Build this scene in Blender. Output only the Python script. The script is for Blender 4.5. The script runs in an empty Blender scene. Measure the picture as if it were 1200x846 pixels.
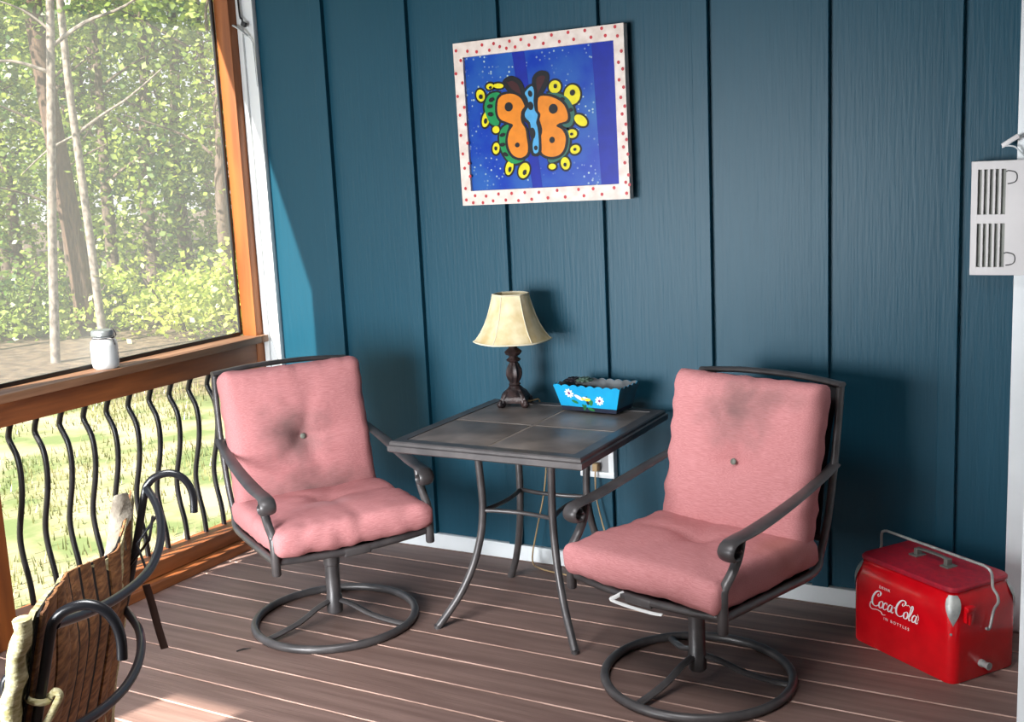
import bpy, bmesh, math, random
from mathutils import Vector, Matrix, noise
random.seed(7)
C = bpy.context.scene.collection
PI = math.pi

# ------------------------------------------------------------------ helpers
def lin(c):
    return tuple(((v/255.0)/12.92 if v/255.0 <= .04045 else ((v/255.0+.055)/1.055)**2.4) for v in c)

def nd(nt, kind, **kw):
    n = nt.nodes.new(kind)
    for k, v in kw.items():
        if k in n.inputs: n.inputs[k].default_value = v
        else: setattr(n, k, v)
    return n

def mat(name, rgb, rough=.6, metal=0., var=.12, scale=8., stretch=(1,1,1), bump=0., bscale=None, bstretch=None,
        spec=.5, rgb2=None, detail=4., lo=.35, hi=.65, coat=0., space='Object'):
    """principled surface, colour varied by noise between rgb and rgb2, optional noise bump"""
    m = bpy.data.materials.new(name); m.use_nodes = True
    nt = m.node_tree; b = nt.nodes['Principled BSDF']
    b.inputs['Roughness'].default_value = rough; b.inputs['Metallic'].default_value = metal
    b.inputs['Specular IOR Level'].default_value = spec; b.inputs['Coat Weight'].default_value = coat
    a = lin(rgb)
    c2 = lin(rgb2) if rgb2 else tuple(v*(1-2*var) for v in a)
    tc = nd(nt, 'ShaderNodeTexCoord'); mp = nd(nt, 'ShaderNodeMapping'); mp.inputs['Scale'].default_value = stretch
    nt.links.new(tc.outputs[space], mp.inputs[0])
    n = nd(nt, 'ShaderNodeTexNoise', Scale=scale, Detail=detail); nt.links.new(mp.outputs[0], n.inputs['Vector'])
    r = nd(nt, 'ShaderNodeValToRGB'); r.color_ramp.elements[0].position = lo; r.color_ramp.elements[1].position = hi
    r.color_ramp.elements[0].color = (*c2, 1); r.color_ramp.elements[1].color = (*a, 1)
    nt.links.new(n.outputs['Fac'], r.inputs[0]); nt.links.new(r.outputs[0], b.inputs['Base Color'])
    m['ramp'] = r.name
    if bump:
        mp2 = nd(nt, 'ShaderNodeMapping'); mp2.inputs['Scale'].default_value = bstretch or stretch
        nt.links.new(tc.outputs[space], mp2.inputs[0])
        n2 = nd(nt, 'ShaderNodeTexNoise', Scale=bscale or scale*4, Detail=6.); nt.links.new(mp2.outputs[0], n2.inputs['Vector'])
        bp = nd(nt, 'ShaderNodeBump', Strength=bump, Distance=.004); nt.links.new(n2.outputs['Fac'], bp.inputs['Height'])
        nt.links.new(bp.outputs[0], b.inputs['Normal'])
    return m

def stain(m, spots):
    """darker worn patches: (centre, radii, rgb, strength) in object space, broken up by noise"""
    nt = m.node_tree; b = nt.nodes['Principled BSDF']; src = nt.nodes[m['ramp']].outputs[0]
    tc = [n for n in nt.nodes if n.type == 'TEX_COORD'][0]
    for c, rad, rgb, st in spots:
        mp = nd(nt, 'ShaderNodeMapping', vector_type='TEXTURE'); mp.inputs['Location'].default_value = c; mp.inputs['Scale'].default_value = rad
        nz = nd(nt, 'ShaderNodeTexNoise', Scale=14., Detail=4.); nt.links.new(tc.outputs['Object'], nz.inputs['Vector'])
        nt.links.new(tc.outputs['Object'], mp.inputs[0])
        ln = nd(nt, 'ShaderNodeVectorMath', operation='LENGTH'); nt.links.new(mp.outputs[0], ln.inputs[0])
        ad = nd(nt, 'ShaderNodeMath', operation='MULTIPLY_ADD'); nt.links.new(nz.outputs['Fac'], ad.inputs[0]); ad.inputs[1].default_value = .9
        nt.links.new(ln.outputs['Value'], ad.inputs[2])
        rp = nd(nt, 'ShaderNodeMapRange'); rp.interpolation_type = 'SMOOTHSTEP'
        rp.inputs['From Min'].default_value = .35; rp.inputs['From Max'].default_value = 1.45
        rp.inputs['To Min'].default_value = st; rp.inputs['To Max'].default_value = 0.
        nt.links.new(ad.outputs[0], rp.inputs[0])
        mx = nd(nt, 'ShaderNodeMix', data_type='RGBA'); nt.links.new(rp.outputs[0], mx.inputs[0])
        nt.links.new(src, mx.inputs[6]); mx.inputs[7].default_value = (*lin(rgb), 1); src = mx.outputs[2]
    nt.links.new(src, b.inputs['Base Color'])
    return m

def catmull(pts, k=6, closed=False):
    P = [Vector(p) for p in pts]; n = len(P); out = []
    rng = range(n if closed else n-1)
    for i in rng:
        if closed: a, b, c, d = P[i-1], P[i], P[(i+1) % n], P[(i+2) % n]
        else: a, b, c, d = P[max(i-1,0)], P[i], P[i+1], P[min(i+2,n-1)]
        for j in range(k):
            t = j/k
            out.append(.5*((2*b)+(c-a)*t+(2*a-5*b+4*c-d)*t*t+(3*b-a-3*c+d)*t**3))
    if not closed: out.append(P[-1].copy())
    return out

class MB:
    def __init__(s): s.bm = bmesh.new()
    def box(s, c, size, rot=None, mi=0, bev=0., seg=2):
        bm = bmesh.new(); bmesh.ops.create_cube(bm, size=1)
        for v in bm.verts: v.co = Vector((v.co.x*size[0], v.co.y*size[1], v.co.z*size[2]))
        if bev: bmesh.ops.bevel(bm, geom=bm.edges[:], offset=bev, segments=seg, profile=.6, affect='EDGES')
        M = Matrix.Translation(Vector(c)) @ (rot.to_4x4() if rot else Matrix())
        s.merge(bm, M, mi); return s
    def merge(s, bm, M=None, mi=0):
        mp = {}
        for v in bm.verts: mp[v] = s.bm.verts.new((M @ v.co) if M else v.co)
        for f in bm.faces:
            try:
                g = s.bm.faces.new([mp[v] for v in f.verts]); g.material_index = mi if mi is not None else f.material_index
            except ValueError: pass
        bm.free()
    def tube(s, pts, r, n=10, closed=False, mi=0, flat=None, side=None, cap=True):
        """sweep; r number or list; flat=(w,h) multipliers; side = fixed width direction"""
        P = [Vector(p) for p in pts]; N = len(P)
        R = r if hasattr(r, '__len__') else [r]*N
        fw, fh = flat or (1,1); rings = []; up = None
        for i, p in enumerate(P):
            if closed: t = P[(i+1) % N]-P[i-1]
            else: t = P[min(i+1,N-1)]-P[max(i-1,0)]
            t.normalize()
            if side is not None: a = Vector(side)
            else:
                if up is None:
                    up = Vector((0,0,1)) if abs(t.z) < .9 else Vector((1,0,0))
                a = up
            a = (a-t*a.dot(t)).normalized(); up = a; b = t.cross(a)
            rings.append([s.bm.verts.new(p+(a*math.cos(2*PI*k/n)*fw+b*math.sin(2*PI*k/n)*fh)*R[i]) for k in range(n)])
        for i in range(N if closed else N-1):
            A, B = rings[i], rings[(i+1) % N]
            for k in range(n):
                f = s.bm.faces.new((A[k], A[(k+1) % n], B[(k+1) % n], B[k])); f.material_index = mi
        if cap and not closed:
            for q in (rings[0][::-1], rings[-1]):
                f = s.bm.faces.new(q); f.material_index = mi
        return s
    def lathe(s, prof, n=24, c=(0,0,0), mi=0, sq=None, rot=0.):
        """prof [(r,z)]; sq = polygon count with straight sides"""
        n = sq or n; rings = []
        for r, z in prof:
            rings.append([s.bm.verts.new((c[0]+r*math.cos(rot+2*PI*k/n), c[1]+r*math.sin(rot+2*PI*k/n), c[2]+z)) for k in range(n)])
        for A, B in zip(rings, rings[1:]):
            for k in range(n):
                f = s.bm.faces.new((A[k], A[(k+1) % n], B[(k+1) % n], B[k])); f.material_index = mi
        return s
    def cap(s, prof_r, z, n, c=(0,0,0), mi=0, rot=0., flip=False):
        vs = [s.bm.verts.new((c[0]+prof_r*math.cos(rot+2*PI*k/n), c[1]+prof_r*math.sin(rot+2*PI*k/n), c[2]+z)) for k in range(n)]
        f = s.bm.faces.new(vs[::-1] if flip else vs); f.material_index = mi; return s
    def prism(s, poly, fn, h, mi=0):
        """extrude 2-D outline: fn(x,y,z)->3-D"""
        a = [s.bm.verts.new(fn(x,y,0)) for x,y in poly]; b = [s.bm.verts.new(fn(x,y,h)) for x,y in poly]
        n = len(poly)
        for q in (a[::-1], b):
            f = s.bm.faces.new(q); f.material_index = mi
        for i in range(n):
            f = s.bm.faces.new((a[i], a[(i+1) % n], b[(i+1) % n], b[i])); f.material_index = mi
        return s
    def sheet(s, rows, th=0., mi=0):
        """grid of points; th = thickness along the normals"""
        g = [[s.bm.verts.new(p) for p in row] for row in rows]; fs = []
        for A, B in zip(g, g[1:]):
            for i in range(len(A)-1):
                f = s.bm.faces.new((A[i], A[i+1], B[i+1], B[i])); f.material_index = mi; fs.append(f)
        if th:
            bmesh.ops.recalc_face_normals(s.bm, faces=fs)
            bmesh.ops.solidify(s.bm, geom=fs, thickness=th)
        return s
    def build(s, name, m, parent=None, ang=35, loc=None, rot=None, recalc=True):
        if recalc: bmesh.ops.recalc_face_normals(s.bm, faces=s.bm.faces[:])
        me = bpy.data.meshes.new(name); s.bm.to_mesh(me); s.bm.free()
        for x in (m if isinstance(m, (list, tuple)) else [m]): me.materials.append(x)
        me.polygons.foreach_set('use_smooth', [True]*len(me.polygons)); me.set_sharp_from_angle(angle=math.radians(ang))
        o = bpy.data.objects.new(name, me); C.objects.link(o)
        if parent: o.parent = parent
        if loc: o.location = loc
        if rot: o.rotation_euler = rot
        return o

def tag(o, label, cat, group=None, kind=None):
    o['label'] = label; o['category'] = cat
    if group: o['group'] = group
    if kind: o['kind'] = kind
    return o
def thing(name, label, cat, loc=(0,0,0), rz=0., group=None, rot=None):
    o = bpy.data.objects.new(name, None); o.empty_display_size = .1; C.objects.link(o)
    o.location = loc; o.rotation_euler = rot or (0,0,rz)
    return tag(o, label, cat, group)
def struct(o): o['kind'] = 'structure'; return o
def copy_tree(o, parent=None):
    c = o.copy(); C.objects.link(c); c.parent = parent
    for ch in list(o.children): copy_tree(ch, c)
    return c

# ------------------------------------------------------------------ camera (1200 x 846, f = 1319 px)
cd = bpy.data.cameras.new('camera'); cam = bpy.data.objects.new('camera', cd); C.objects.link(cam)
cd.sensor_width = 36.; cd.lens = 39.576; cd.clip_end = 300; cd.clip_start = .05
yaw, pitch, roll = .51154, .17184, -.04816
fw = Vector((-math.sin(yaw)*math.cos(pitch), math.cos(yaw)*math.cos(pitch), -math.sin(pitch)))
rt = Vector((math.cos(yaw), math.sin(yaw), 0)); up = rt.cross(fw)
r2 = rt*math.cos(roll)+up*math.sin(roll); u2 = -rt*math.sin(roll)+up*math.cos(roll)
M = Matrix((r2, u2, -fw)).transposed().to_4x4(); M.translation = Vector((1.5552, -3.651, 1.5062)); cam.matrix_world = M
bpy.context.scene.camera = cam
# ------------------------------------------------------------------ materials
M_ = {}
M_['wall'] = mat('teal_siding_paint', (12,67,86), .46, var=.03, scale=5., stretch=(14,14,.9), bump=.28, bscale=9., bstretch=(12,12,.7), spec=.3)
M_['white'] = mat('white_trim_paint', (222,226,228), .45, var=.04, scale=6.)
M_['deck'] = mat('brown_deck_board', (124,100,92), .55, scale=3.5, stretch=(.6,9,9), rgb2=(104,82,75), bump=.25, bscale=10., bstretch=(1,14,14), spec=.4)
M_['deck_edge'] = mat('worn_board_edge', (196,163,148), .6, scale=5., stretch=(.8,4,4), rgb2=(150,118,104))
M_['cedar'] = mat('stained_cedar', (158,92,42), .5, scale=4., stretch=(6,6,.5), rgb2=(124,68,30), bump=.12, bscale=8.)
M_['cedar_h'] = mat('stained_cedar_rail', (150,88,46), .5, scale=4., stretch=(6,.5,6), rgb2=(104,58,30), bump=.12, bscale=8.)
M_['cap'] = mat('weathered_rail_cap', (150,112,84), .55, scale=4., stretch=(6,.4,6), rgb2=(104,70,48), bump=.15, bscale=8.)
M_['black'] = mat('black_powder_coat', (24,24,27), .35, var=.1)
M_['ceil'] = mat('porch_ceiling', (104,90,78), .7, scale=3., stretch=(.5,8,8))
M_['bronze'] = mat('bronze_grey_metal', (84,80,80), .38, metal=.25, scale=16., rgb2=(66,63,64), bump=.03, spec=.5)

# ------------------------------------------------------------------ porch shell
XR, YP = -1.60, -1.41
b = MB()                                            # back wall with its battens
b.box((-.15,.06,1.4), (3.1,.12,2.8))
for i in range(-0, 7):
    xe = -1.2601+.3904*i
    b.box((xe-.027, -.0105, 1.43), (.054,.023,2.74), bev=.0012, seg=1)
wall = struct(b.build('wall_back', M_['wall'], ang=30))
b = MB(); b.box((-.15,-.011,.0305), (2.77,.022,.061), bev=.003); struct(b.build('baseboard_back', M_['white']))
b = MB(); b.box((-1.70,-.012,1.4), (.20,.024,2.8), bev=.003); b.box((-1.664,-.030,1.4), (.024,.012,2.8), bev=.002); struct(b.build('trim_1', M_['white']))
b = MB(); b.box((1.295,-.011,1.4), (.118,.022,2.8), bev=.003); b.box((1.42,-.02,1.4), (.13,.04,2.8)); struct(b.build('trim_2', M_['white']))
b = MB(); b.box((2.33,-.68,1.4), (1.99,.1,2.8), bev=.004); b.box((1.55,-.34,1.4), (.1,.6,2.8)); b.box((3.3,-2.6,1.4), (.1,3.8,2.8)); struct(b.build('wall_right', M_['white']))
b = MB(); b.box((-1.71,-2.95,1.4), (.09,2.98,2.8)); struct(b.build('wall_left', M_['wall']))
b = MB()                                            # unseen front wall; opening added to throw a sun patch on the deck
wy, x0, x1, z0, z1 = -4.42, -1.66, -1.385, 1.95, 2.41
for c, sz in (((( -1.75+x0)/2, wy, 1.4), (x0+1.75,.04,2.8)), (((x1+3.3)/2, wy, 1.4), (3.3-x1,.04,2.8)),
              (((x0+x1)/2, wy, z0/2), (x1-x0,.04,z0)), (((x0+x1)/2, wy, (z1+2.8)/2), (x1-x0,.04,2.8-z1))): b.box(c, sz)
struct(b.build('wall_front', M_['wall']))
b = MB(); b.box((.66,-2.15,2.87), (5.28,4.7,.14)); struct(b.build('ceiling', M_['ceil']))

b = MB()                                            # deck boards, lighter worn edges in the gaps
n = 0
y = -.0313
while y > -4.3:
    d = bmesh.new(); bmesh.ops.create_cube(d, size=1)
    for v in d.verts: v.co = Vector((v.co.x*5.1, v.co.y*.1389, v.co.z*.024))
    bmesh.ops.bevel(d, geom=[e for e in d.edges if abs(e.verts[0].co.x-e.verts[1].co.x) > 1], offset=.0022, segments=1, affect='EDGES')
    for f in d.faces: f.material_index = 1 if abs(f.normal.z) < .9 else 0
    b.merge(d, Matrix.Translation((.70, y-.07145, -.012)), None)
    y -= .1429
b.box((.70,-.014,-.012), (5.1,.028,.024))
b.box((.70,-2.25,-.05), (5.1,4.5,.05), mi=1)
struct(b.build('floor', [M_['deck'], M_['deck_edge']]))
b = MB(); b.box((.66,-2.25,-.42), (4.8,4.3,.68)); struct(b.build('trim_3', M_['cedar']))

# posts, header, rails
def post(x, y, w, d, label):
    b = MB(); b.box((x,y,1.39), (w,d,2.78), bev=.004)
    return tag(b.build('porch_post', M_['cedar'], ang=30), label, 'post')
post(-1.716, -.052, .076, .052, 'orange stained cedar post at the white corner trim of the wall')
post(-1.716, -1.405, .076, .09, 'cedar post at the left edge of the photo ending the baluster railing')
b = MB(); b.box((-1.716,-.72,2.62), (.076,1.27,.36), bev=.004); struct(b.build('trim_4', M_['cedar_h']))

rail = thing('porch_railing', 'cedar porch railing with wavy black iron balusters and a flat cap', 'railing', (-1.70,-.72,0))
def part(b, name, m, parent, **k):
    o = b.build(name, m, parent, **k); o.matrix_parent_inverse = Matrix.Translation(parent.location).inverted(); return o
yc, ln = -.719, 1.274
b = MB(); b.box((-1.7175,yc,.8375), (.145,ln,.029), bev=.004); b.box((-1.661,-.0605,.8375), (.032,.041,.029), bev=.003); part(b, 'cap_board', M_['cap'], rail)
b = MB(); b.box((-1.699,yc,.780), (.038,ln,.084), bev=.003); part(b, 'top_rail', M_['cedar_h'], rail)
b = MB(); b.box((-1.688,yc,.068), (.112,ln,.058), bev=.005); b.box((-1.660,yc,.018), (.14,ln,.036), bev=.005); part(b, 'bottom_rail', M_['cedar_h'], rail)
bal = MB(); zz = [.09,.17,.27,.35,.47,.55,.62,.675,.70,.738]; dx = [0,-.005,-.025,-.026,.006,.017,.010,-.020,-.019,-.002]
bal.tube(catmull([(d_,0,z_) for d_, z_ in zip(dx, zz)], 5), .0102, n=8)
b0 = bal.build('baluster', M_['black'], rail, ang=50)
for i in range(12):
    o = b0 if i == 0 else b0.copy()
    if i: C.objects.link(o); o.parent = rail
    o.location = (-.019, -1.259+.72+.1038*i, 0)

# insect screen (a real woven mesh dims and veils what lies behind)
ms = bpy.data.materials.new('insect_screen'); ms.use_nodes = True; nt = ms.node_tree; nt.nodes.clear()
tr = nd(nt, 'ShaderNodeBsdfTransparent'); df = nd(nt, 'ShaderNodeBsdfDiffuse', Color=(.66,.67,.66,1)); tl = nd(nt, 'ShaderNodeBsdfTranslucent', Color=(.55,.56,.55,1))
m1 = nd(nt, 'ShaderNodeMixShader', Fac=.5); m2 = nd(nt, 'ShaderNodeMixShader', Fac=.2); ou = nd(nt, 'ShaderNodeOutputMaterial')
nt.links.new(df.outputs[0], m1.inputs[1]); nt.links.new(tl.outputs[0], m1.inputs[2]); nt.links.new(tr.outputs[0], m2.inputs[1]); nt.links.new(m1.outputs[0], m2.inputs[2]); nt.links.new(m2.outputs[0], ou.inputs[0])
sc = thing('insect_screen', 'grey insect screen in a black frame above the cedar rail', 'screen', (-1.762,-.72,1.6))
b = MB(); b.box((-1.762,-.72,1.66), (.001,1.26,1.60)); part(b, 'mesh_panel', ms, sc)
b = MB()
for c, s_ in (((-1.759,-.0845,1.656), (.012,.011,1.60)), ((-1.759,-1.3535,1.656), (.012,.011,1.60)), ((-1.759,-.72,.860), (.012,1.25,.014)), ((-1.759,-.72,2.45), (.012,1.25,.012))): b.box(c, s_)
part(b, 'screen_frame', M_['black'], sc)
# ------------------------------------------------------------------ cushions
def cushion(w, d, t, r, puff, tufts=(), wr=0., seed=0, nx=30, ny=30, pinch=.02):
    """boxed cushion lying in xy, top +z, centred; wrinkles and tufts pressed in"""
    bm = bmesh.new(); nz = 4; cache = {}
    def pt(a, b_, c):
        k = (round(a,4), round(b_,4), round(c,4))
        if k in cache: return cache[k]
        p = Vector((a*w/2, b_*d/2, c*t/2)); q = Vector((max(-w/2+r, min(w/2-r, p.x)), max(-d/2+r, min(d/2-r, p.y)), max(-t/2+r, min(t/2-r, p.z))))
        e = p-q
        if e.length > 1e-9: p = q+e.normalized()*r
        p.x *= 1-pinch*(1-b_*b_); p.y *= 1-pinch*(1-a*a)
        p.x *= 1+.012*(1-c*c); p.y *= 1+.012*(1-c*c)
        p.z += c*puff*(1-a**4)*(1-b_**4)
        s = Vector((p.x*3+seed*7.3, p.y*3, p.z*2))
        p.z += (noise.noise(s*1.6)*.006+noise.noise(s*5)*.0025)*(.4+.6*abs(c))
        edge = max(abs(a), abs(b_))
        if wr:
            sidew = wr*max(0, (edge-.55)/.45)
            ang = p.x if abs(b_) > abs(a) else p.y
            p += Vector((p.x, p.y, 0)).normalized()*sidew*.6*noise.noise(Vector((ang*26+seed*3, seed, c*.6)))
            p.z += c*sidew*noise.noise(Vector((ang*22+seed*5, 3.1, 0)))
        for tx, ty, dep, rad in tufts:
            dx_, dy_ = p.x-tx, p.y-ty; rr = math.hypot(dx_, dy_)
            p.z -= (1 if c > 0 else -1)*dep*math.exp(-(rr/rad)**2)*(abs(c))
            if c > .5:
                th = math.atan2(dy_, dx_); p.z -= dep*.35*math.exp(-(rr/(rad*3.2))**2)*(.5+.5*math.cos(th*5+seed))**3
                p.z -= dep*.3*math.exp(-(dy_/.012)**2)*math.exp(-(dx_/(rad*3))**2)
        cache[k] = bm.verts.new(p); return cache[k]
    def face(fn, nu, nv):
        for i in range(nu):
            for j in range(nv):
                u0, u1, v0, v1 = -1+2*i/nu, -1+2*(i+1)/nu, -1+2*j/nv, -1+2*(j+1)/nv
                bm.faces.new((fn(u0,v0), fn(u1,v0), fn(u1,v1), fn(u0,v1)))
    face(lambda u, v: pt(u,v,1), nx, ny); face(lambda u, v: pt(v,u,-1), ny, nx)
    face(lambda u, v: pt(u,-1,v), nx, nz); face(lambda u, v: pt(v,1,u), nz, nx)
    face(lambda u, v: pt(-1,v,u), nz, ny); face(lambda u, v: pt(1,u,v), ny, nz)
    b = MB(); b.bm.free(); b.bm = bm; return b

def fabric(name): return mat(name, (200,138,139), .9, scale=9., stretch=(3,70,70), rgb2=(182,118,119), bump=.35, bscale=60., bstretch=(1,9,9), spec=.15, detail=3.)
GR = (104,84,82)
fab_a = stain(fabric('rose_fabric_left_seat'), [((-.02,-.05,.05), (.16,.07,.2), (205,160,160), .5)])
fab_b = stain(fabric('rose_fabric_left_back'), [((-.04,-.0,.06), (.17,.17,.3), GR, .85), ((.02,-.20,.06), (.34,.12,.3), GR, .8)])
fab_c = stain(fabric('rose_fabric_right_seat'), [((.22,.1,.0), (.1,.2,.3), (176,110,98), .6)])
fab_d = stain(fabric('rose_fabric_right_back'), [((-.0,.14,.06), (.17,.15,.3), GR, .8), ((.12,.2,.06), (.16,.06,.2), GR, .5)])
m_btn = mat('button_cover', (112,116,106), .5)
m_tie = mat('white_tie_tape', (228,228,226), .8)

def swivel_chair(label, loc, rz, fs, fb, seed, tie=False):
    t = thing('patio_swivel_chair', label, 'chair', loc, rz)
    br = M_['bronze']
    def P(b, n, m=br, par=t, **k): return b.build(n, m, par, **k)
    # base ring lying on the deck, three bent spokes, column
    R = .272
    b = MB(); b.tube([(R*math.cos(2*PI*i/64), R*math.sin(2*PI*i/64), .0135) for i in range(64)], .0135, n=12, closed=True); P(b, 'base_ring', ang=60)
    for a in (-110, 8, 128):
        a = math.radians(a)-rz; c, s = math.cos(a), math.sin(a)
        pts = catmull([(c*.022,s*.022,.075), (c*.07,s*.07,.062), (c*.14,s*.14,.034), (c*.22,s*.22,.018), (c*.262,s*.262,.0135)], 5)
        b = MB(); b.tube(pts, .010, n=8, flat=(1.25,.8), side=(-s,c,0)); P(b, 'spoke', ang=60)
    b = MB(); b.lathe([(0,.03),(.024,.03),(.027,.034),(.027,.09),(.0245,.094),(.0245,.20),(.028,.203),(.028,.285),(0,.285)], 20); P(b, 'column')
    # seat carriage
    b = MB(); b.box((0,0,.288), (.17,.22,.012), bev=.003)
    for s in (-1,1): b.box((s*.1,-.02,.302), (.028,.34,.02), bev=.004)
    P(b, 'swivel_plate')
    b = MB(); zr = .333
    b.tube(catmull([(-.262,-.235,zr), (-.15,-.25,zr-.004), (0,-.255,zr-.008), (.15,-.25,zr-.004), (.262,-.235,zr)], 5), .0125, n=10)
    b.tube([(-.25,.2,zr-.01), (.25,.2,zr-.01)], .0125, n=10)
    for s in (-1,1): b.tube(catmull([(s*.262,-.235,zr), (s*.262,0,zr-.006), (s*.255,.215,zr-.012), (s*.246,.262,zr+.03)], 5), .0125, n=10)
    b.box((0,-.252,.322), (.09,.03,.026), bev=.005)
    P(b, 'seat_frame', ang=60)
    # arms: flat tube from back upright to a rolled front end, then an S to the stub post
    for s in (-1,1):
        b = MB()
        arm = [(s*.253,.335,.612), (s*.262,.27,.60), (s*.270,.15,.578), (s*.272,.0,.553), (s*.270,-.12,.537), (s*.268,-.19,.533), (s*.268,-.222,.527), (s*.268,-.236,.509), (s*.268,-.225,.490), (s*.268,-.205,.489), (s*.268,-.196,.502), (s*.268,-.203,.512)]
        pts = catmull(arm, 5); b.tube(pts, [.0145+.0045*min(1,max(0,(.2-p.y)/.3)) for p in pts], n=12, flat=(1.35,.42), side=(1,0,0)); o = P(b, 'arm', ang=60)
        b = MB(); b.tube(catmull([(s*.267,-.165,.524), (s*.267,-.172,.50), (s*.266,-.182,.475), (s*.265,-.205,.445), (s*.263,-.235,.415), (s*.262,-.243,.39)], 5), .0125, n=10, flat=(1.15,.85), side=(1,0,0))
        b.lathe([(0,.0),(.012,.0),(.0145,.004),(.0145,.116),(.012,.121),(0,.121)], 16, c=(s*.262,-.243,.291)); P(b, 'arm_post', par=o, ang=50)
    # back frame
    b = MB()
    for s in (-1,1): b.tube(catmull([(s*.246,.262,.35), (s*.25,.30,.45), (s*.252,.335,.612), (s*.246,.372,.76), (s*.24,.392,.83)], 5), .012, n=10, flat=(.9,1.2), side=(1,0,0))
    b.tube(catmull([(-.248,.389,.836), (-.12,.404,.845), (0,.409,.847), (.12,.404,.845), (.248,.389,.836)], 5), .0125, n=12, flat=(.75,1.35), side=(0,0,1))
    b.tube([(-.24,.285,.40), (.24,.285,.40)], .010, n=8)
    P(b, 'back_frame', ang=60)
    b = MB()
    rows = [[(x, .285+.105*v-.012*math.sin(PI*v)+.0, .40+.43*v) for x in (-.235,-.12,0,.12,.235)] for v in [i/10 for i in range(11)]]
    b.sheet(rows, th=.003); P(b, 'back_sling', M_['black'])
    b = MB(); b.sheet([[(x, y, .328-.006*(1-(x/.25)**2)) for x in [i/10*.5-.25 for i in range(11)]] for y in [-.24+.043*j for j in range(11)]], th=.003); P(b, 'seat_sling', M_['black'])
    # cushions
    c = cushion(.530,.515,.084,.024,.014, tufts=((.0,.03,.020,.05),), wr=.013, seed=seed, pinch=.0)
    sc = c.build('seat_cushion', fs, t, ang=180, loc=(0,-.022,.384), rot=(math.radians(-1.5),0,0))
    c = cushion(.502,.49,.10,.028,.020, tufts=((.0,-.01,.026,.045),), wr=.011, seed=seed+5, pinch=.012)
    bc = c.build('back_cushion', fb, t, ang=180, loc=(0,.245,.612), rot=(math.radians(78),0,0))
    b = MB(); b.lathe([(0,.004),(.006,.0035),(.0095,.001),(.010,-.002),(.008,-.005)], 16); b.build('button', m_btn, bc, loc=(0,-.01,.047))
    if tie:
        b = MB(); b.tube(catmull([(-.05,-.262,.335), (-.075,-.268,.318), (-.09,-.27,.306), (-.03,-.272,.303), (.05,-.272,.304), (.085,-.268,.306)], 5), .004, n=6, flat=(1.4,.35)); P(b, 'tie_tape', m_tie)
    return t
swivel_chair('bronze patio swivel chair with dirty pink cushions beside the baluster railing', (-.80,-.775,0), math.radians(58.2), fab_a, fab_b, 1)
swivel_chair('bronze patio swivel chair with faded pink cushions between the table and red cooler', (.478,-.712,0), math.radians(-16.2), fab_c, fab_d, 3, tie=True)

# ------------------------------------------------------------------ tile table
t = thing('patio_table', 'square bronze patio table topped with four dark slate tiles', 'table', (-.18,-.445,0))
zt, H = .655, .345
m_tile = mat('slate_tile', (122,112,106), .42, scale=7., rgb2=(72,65,62), bump=.12, bscale=25., detail=8., lo=.3, hi=.7, spec=.4)
b = MB()
for k in range(4):
    Rm = Matrix.Rotation(k*PI/2, 3, 'Z')
    prof = [(-H,-.032),(-H+.004,-.036),(-H+.02,-.036),(-H+.02,-.006),(-H+.046,-.004),(-H+.046,.0),(-H+.010,.0),(-H+.006,-.004),(-H+.006,-.012),(-H,-.015)]
    a = [b.bm.verts.new(Rm @ Vector((y, y, z))+Vector((0,0,zt))) for y, z in prof]
    c = [b.bm.verts.new(Rm @ Vector((-y, y, z))+Vector((0,0,zt))) for y, z in prof]
    for i in range(len(prof)):
        j = (i+1) % len(prof); b.bm.faces.new((a[i], c[i], c[j], a[j]))
b.build('table_frame', M_['bronze'], t, ang=30)
tw = (2*(H-.046)-.010)/2
tile = None
b = MB(); b.box((0,0,zt-.008), (2*(H-.046)+.002,.0105,.011)); b.box((0,0,zt-.008), (.0105,2*(H-.046)+.002,.0108)); b.box((0,0,zt-.018), (2*(H-.03),2*(H-.03),.012)); b.build('tile_tray', mat('tan_grout', (132,120,110), .8), t)
for i, sx in enumerate((-1,1)):
    for sy in (-1,1):
        if tile is None:
            bb = MB(); bb.box((0,0,0), (tw-.002,tw-.002,.010), bev=.0015); tile = bb.build('tile', m_tile, t); o = tile
        else: o = tile.copy(); C.objects.link(o); o.parent = t
        o.location = (sx*(tw/2+.005), sy*(tw/2+.005), zt-.0066); o.rotation_euler = (0,0,i*PI/2+(PI if sy > 0 else 0))
for sx in (-1,1):
    for sy in (-1,1):
        b = MB(); q = lambda h, z: (sx*h, sy*h, z)
        pts = catmull([q(.137,.635), q(.134,.55), q(.130,.45), q(.130,.385), q(.138,.30), q(.160,.20), q(.198,.10), q(.252,.006)], 6)
        b.tube(pts, .0125, n=12); b.lathe([(0,.0),(.013,.0),(.013,.012),(0,.012)], 12, c=q(.2535,0)); b.build('leg', M_['bronze'], t, ang=60)
h = .130; zs = .385
for k in range(4):
    Rm = Matrix.Rotation(k*PI/2, 3, 'Z'); b = MB()
    b.tube([Rm @ Vector(p) for p in catmull([(-h,-h,zs), (-.07,-h+.014,zs), (0,-h+.02,zs), (.07,-h+.014,zs), (h,-h,zs)], 5)], .0075, n=8); b.build('stretcher', M_['bronze'], t, ang=60)

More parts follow.
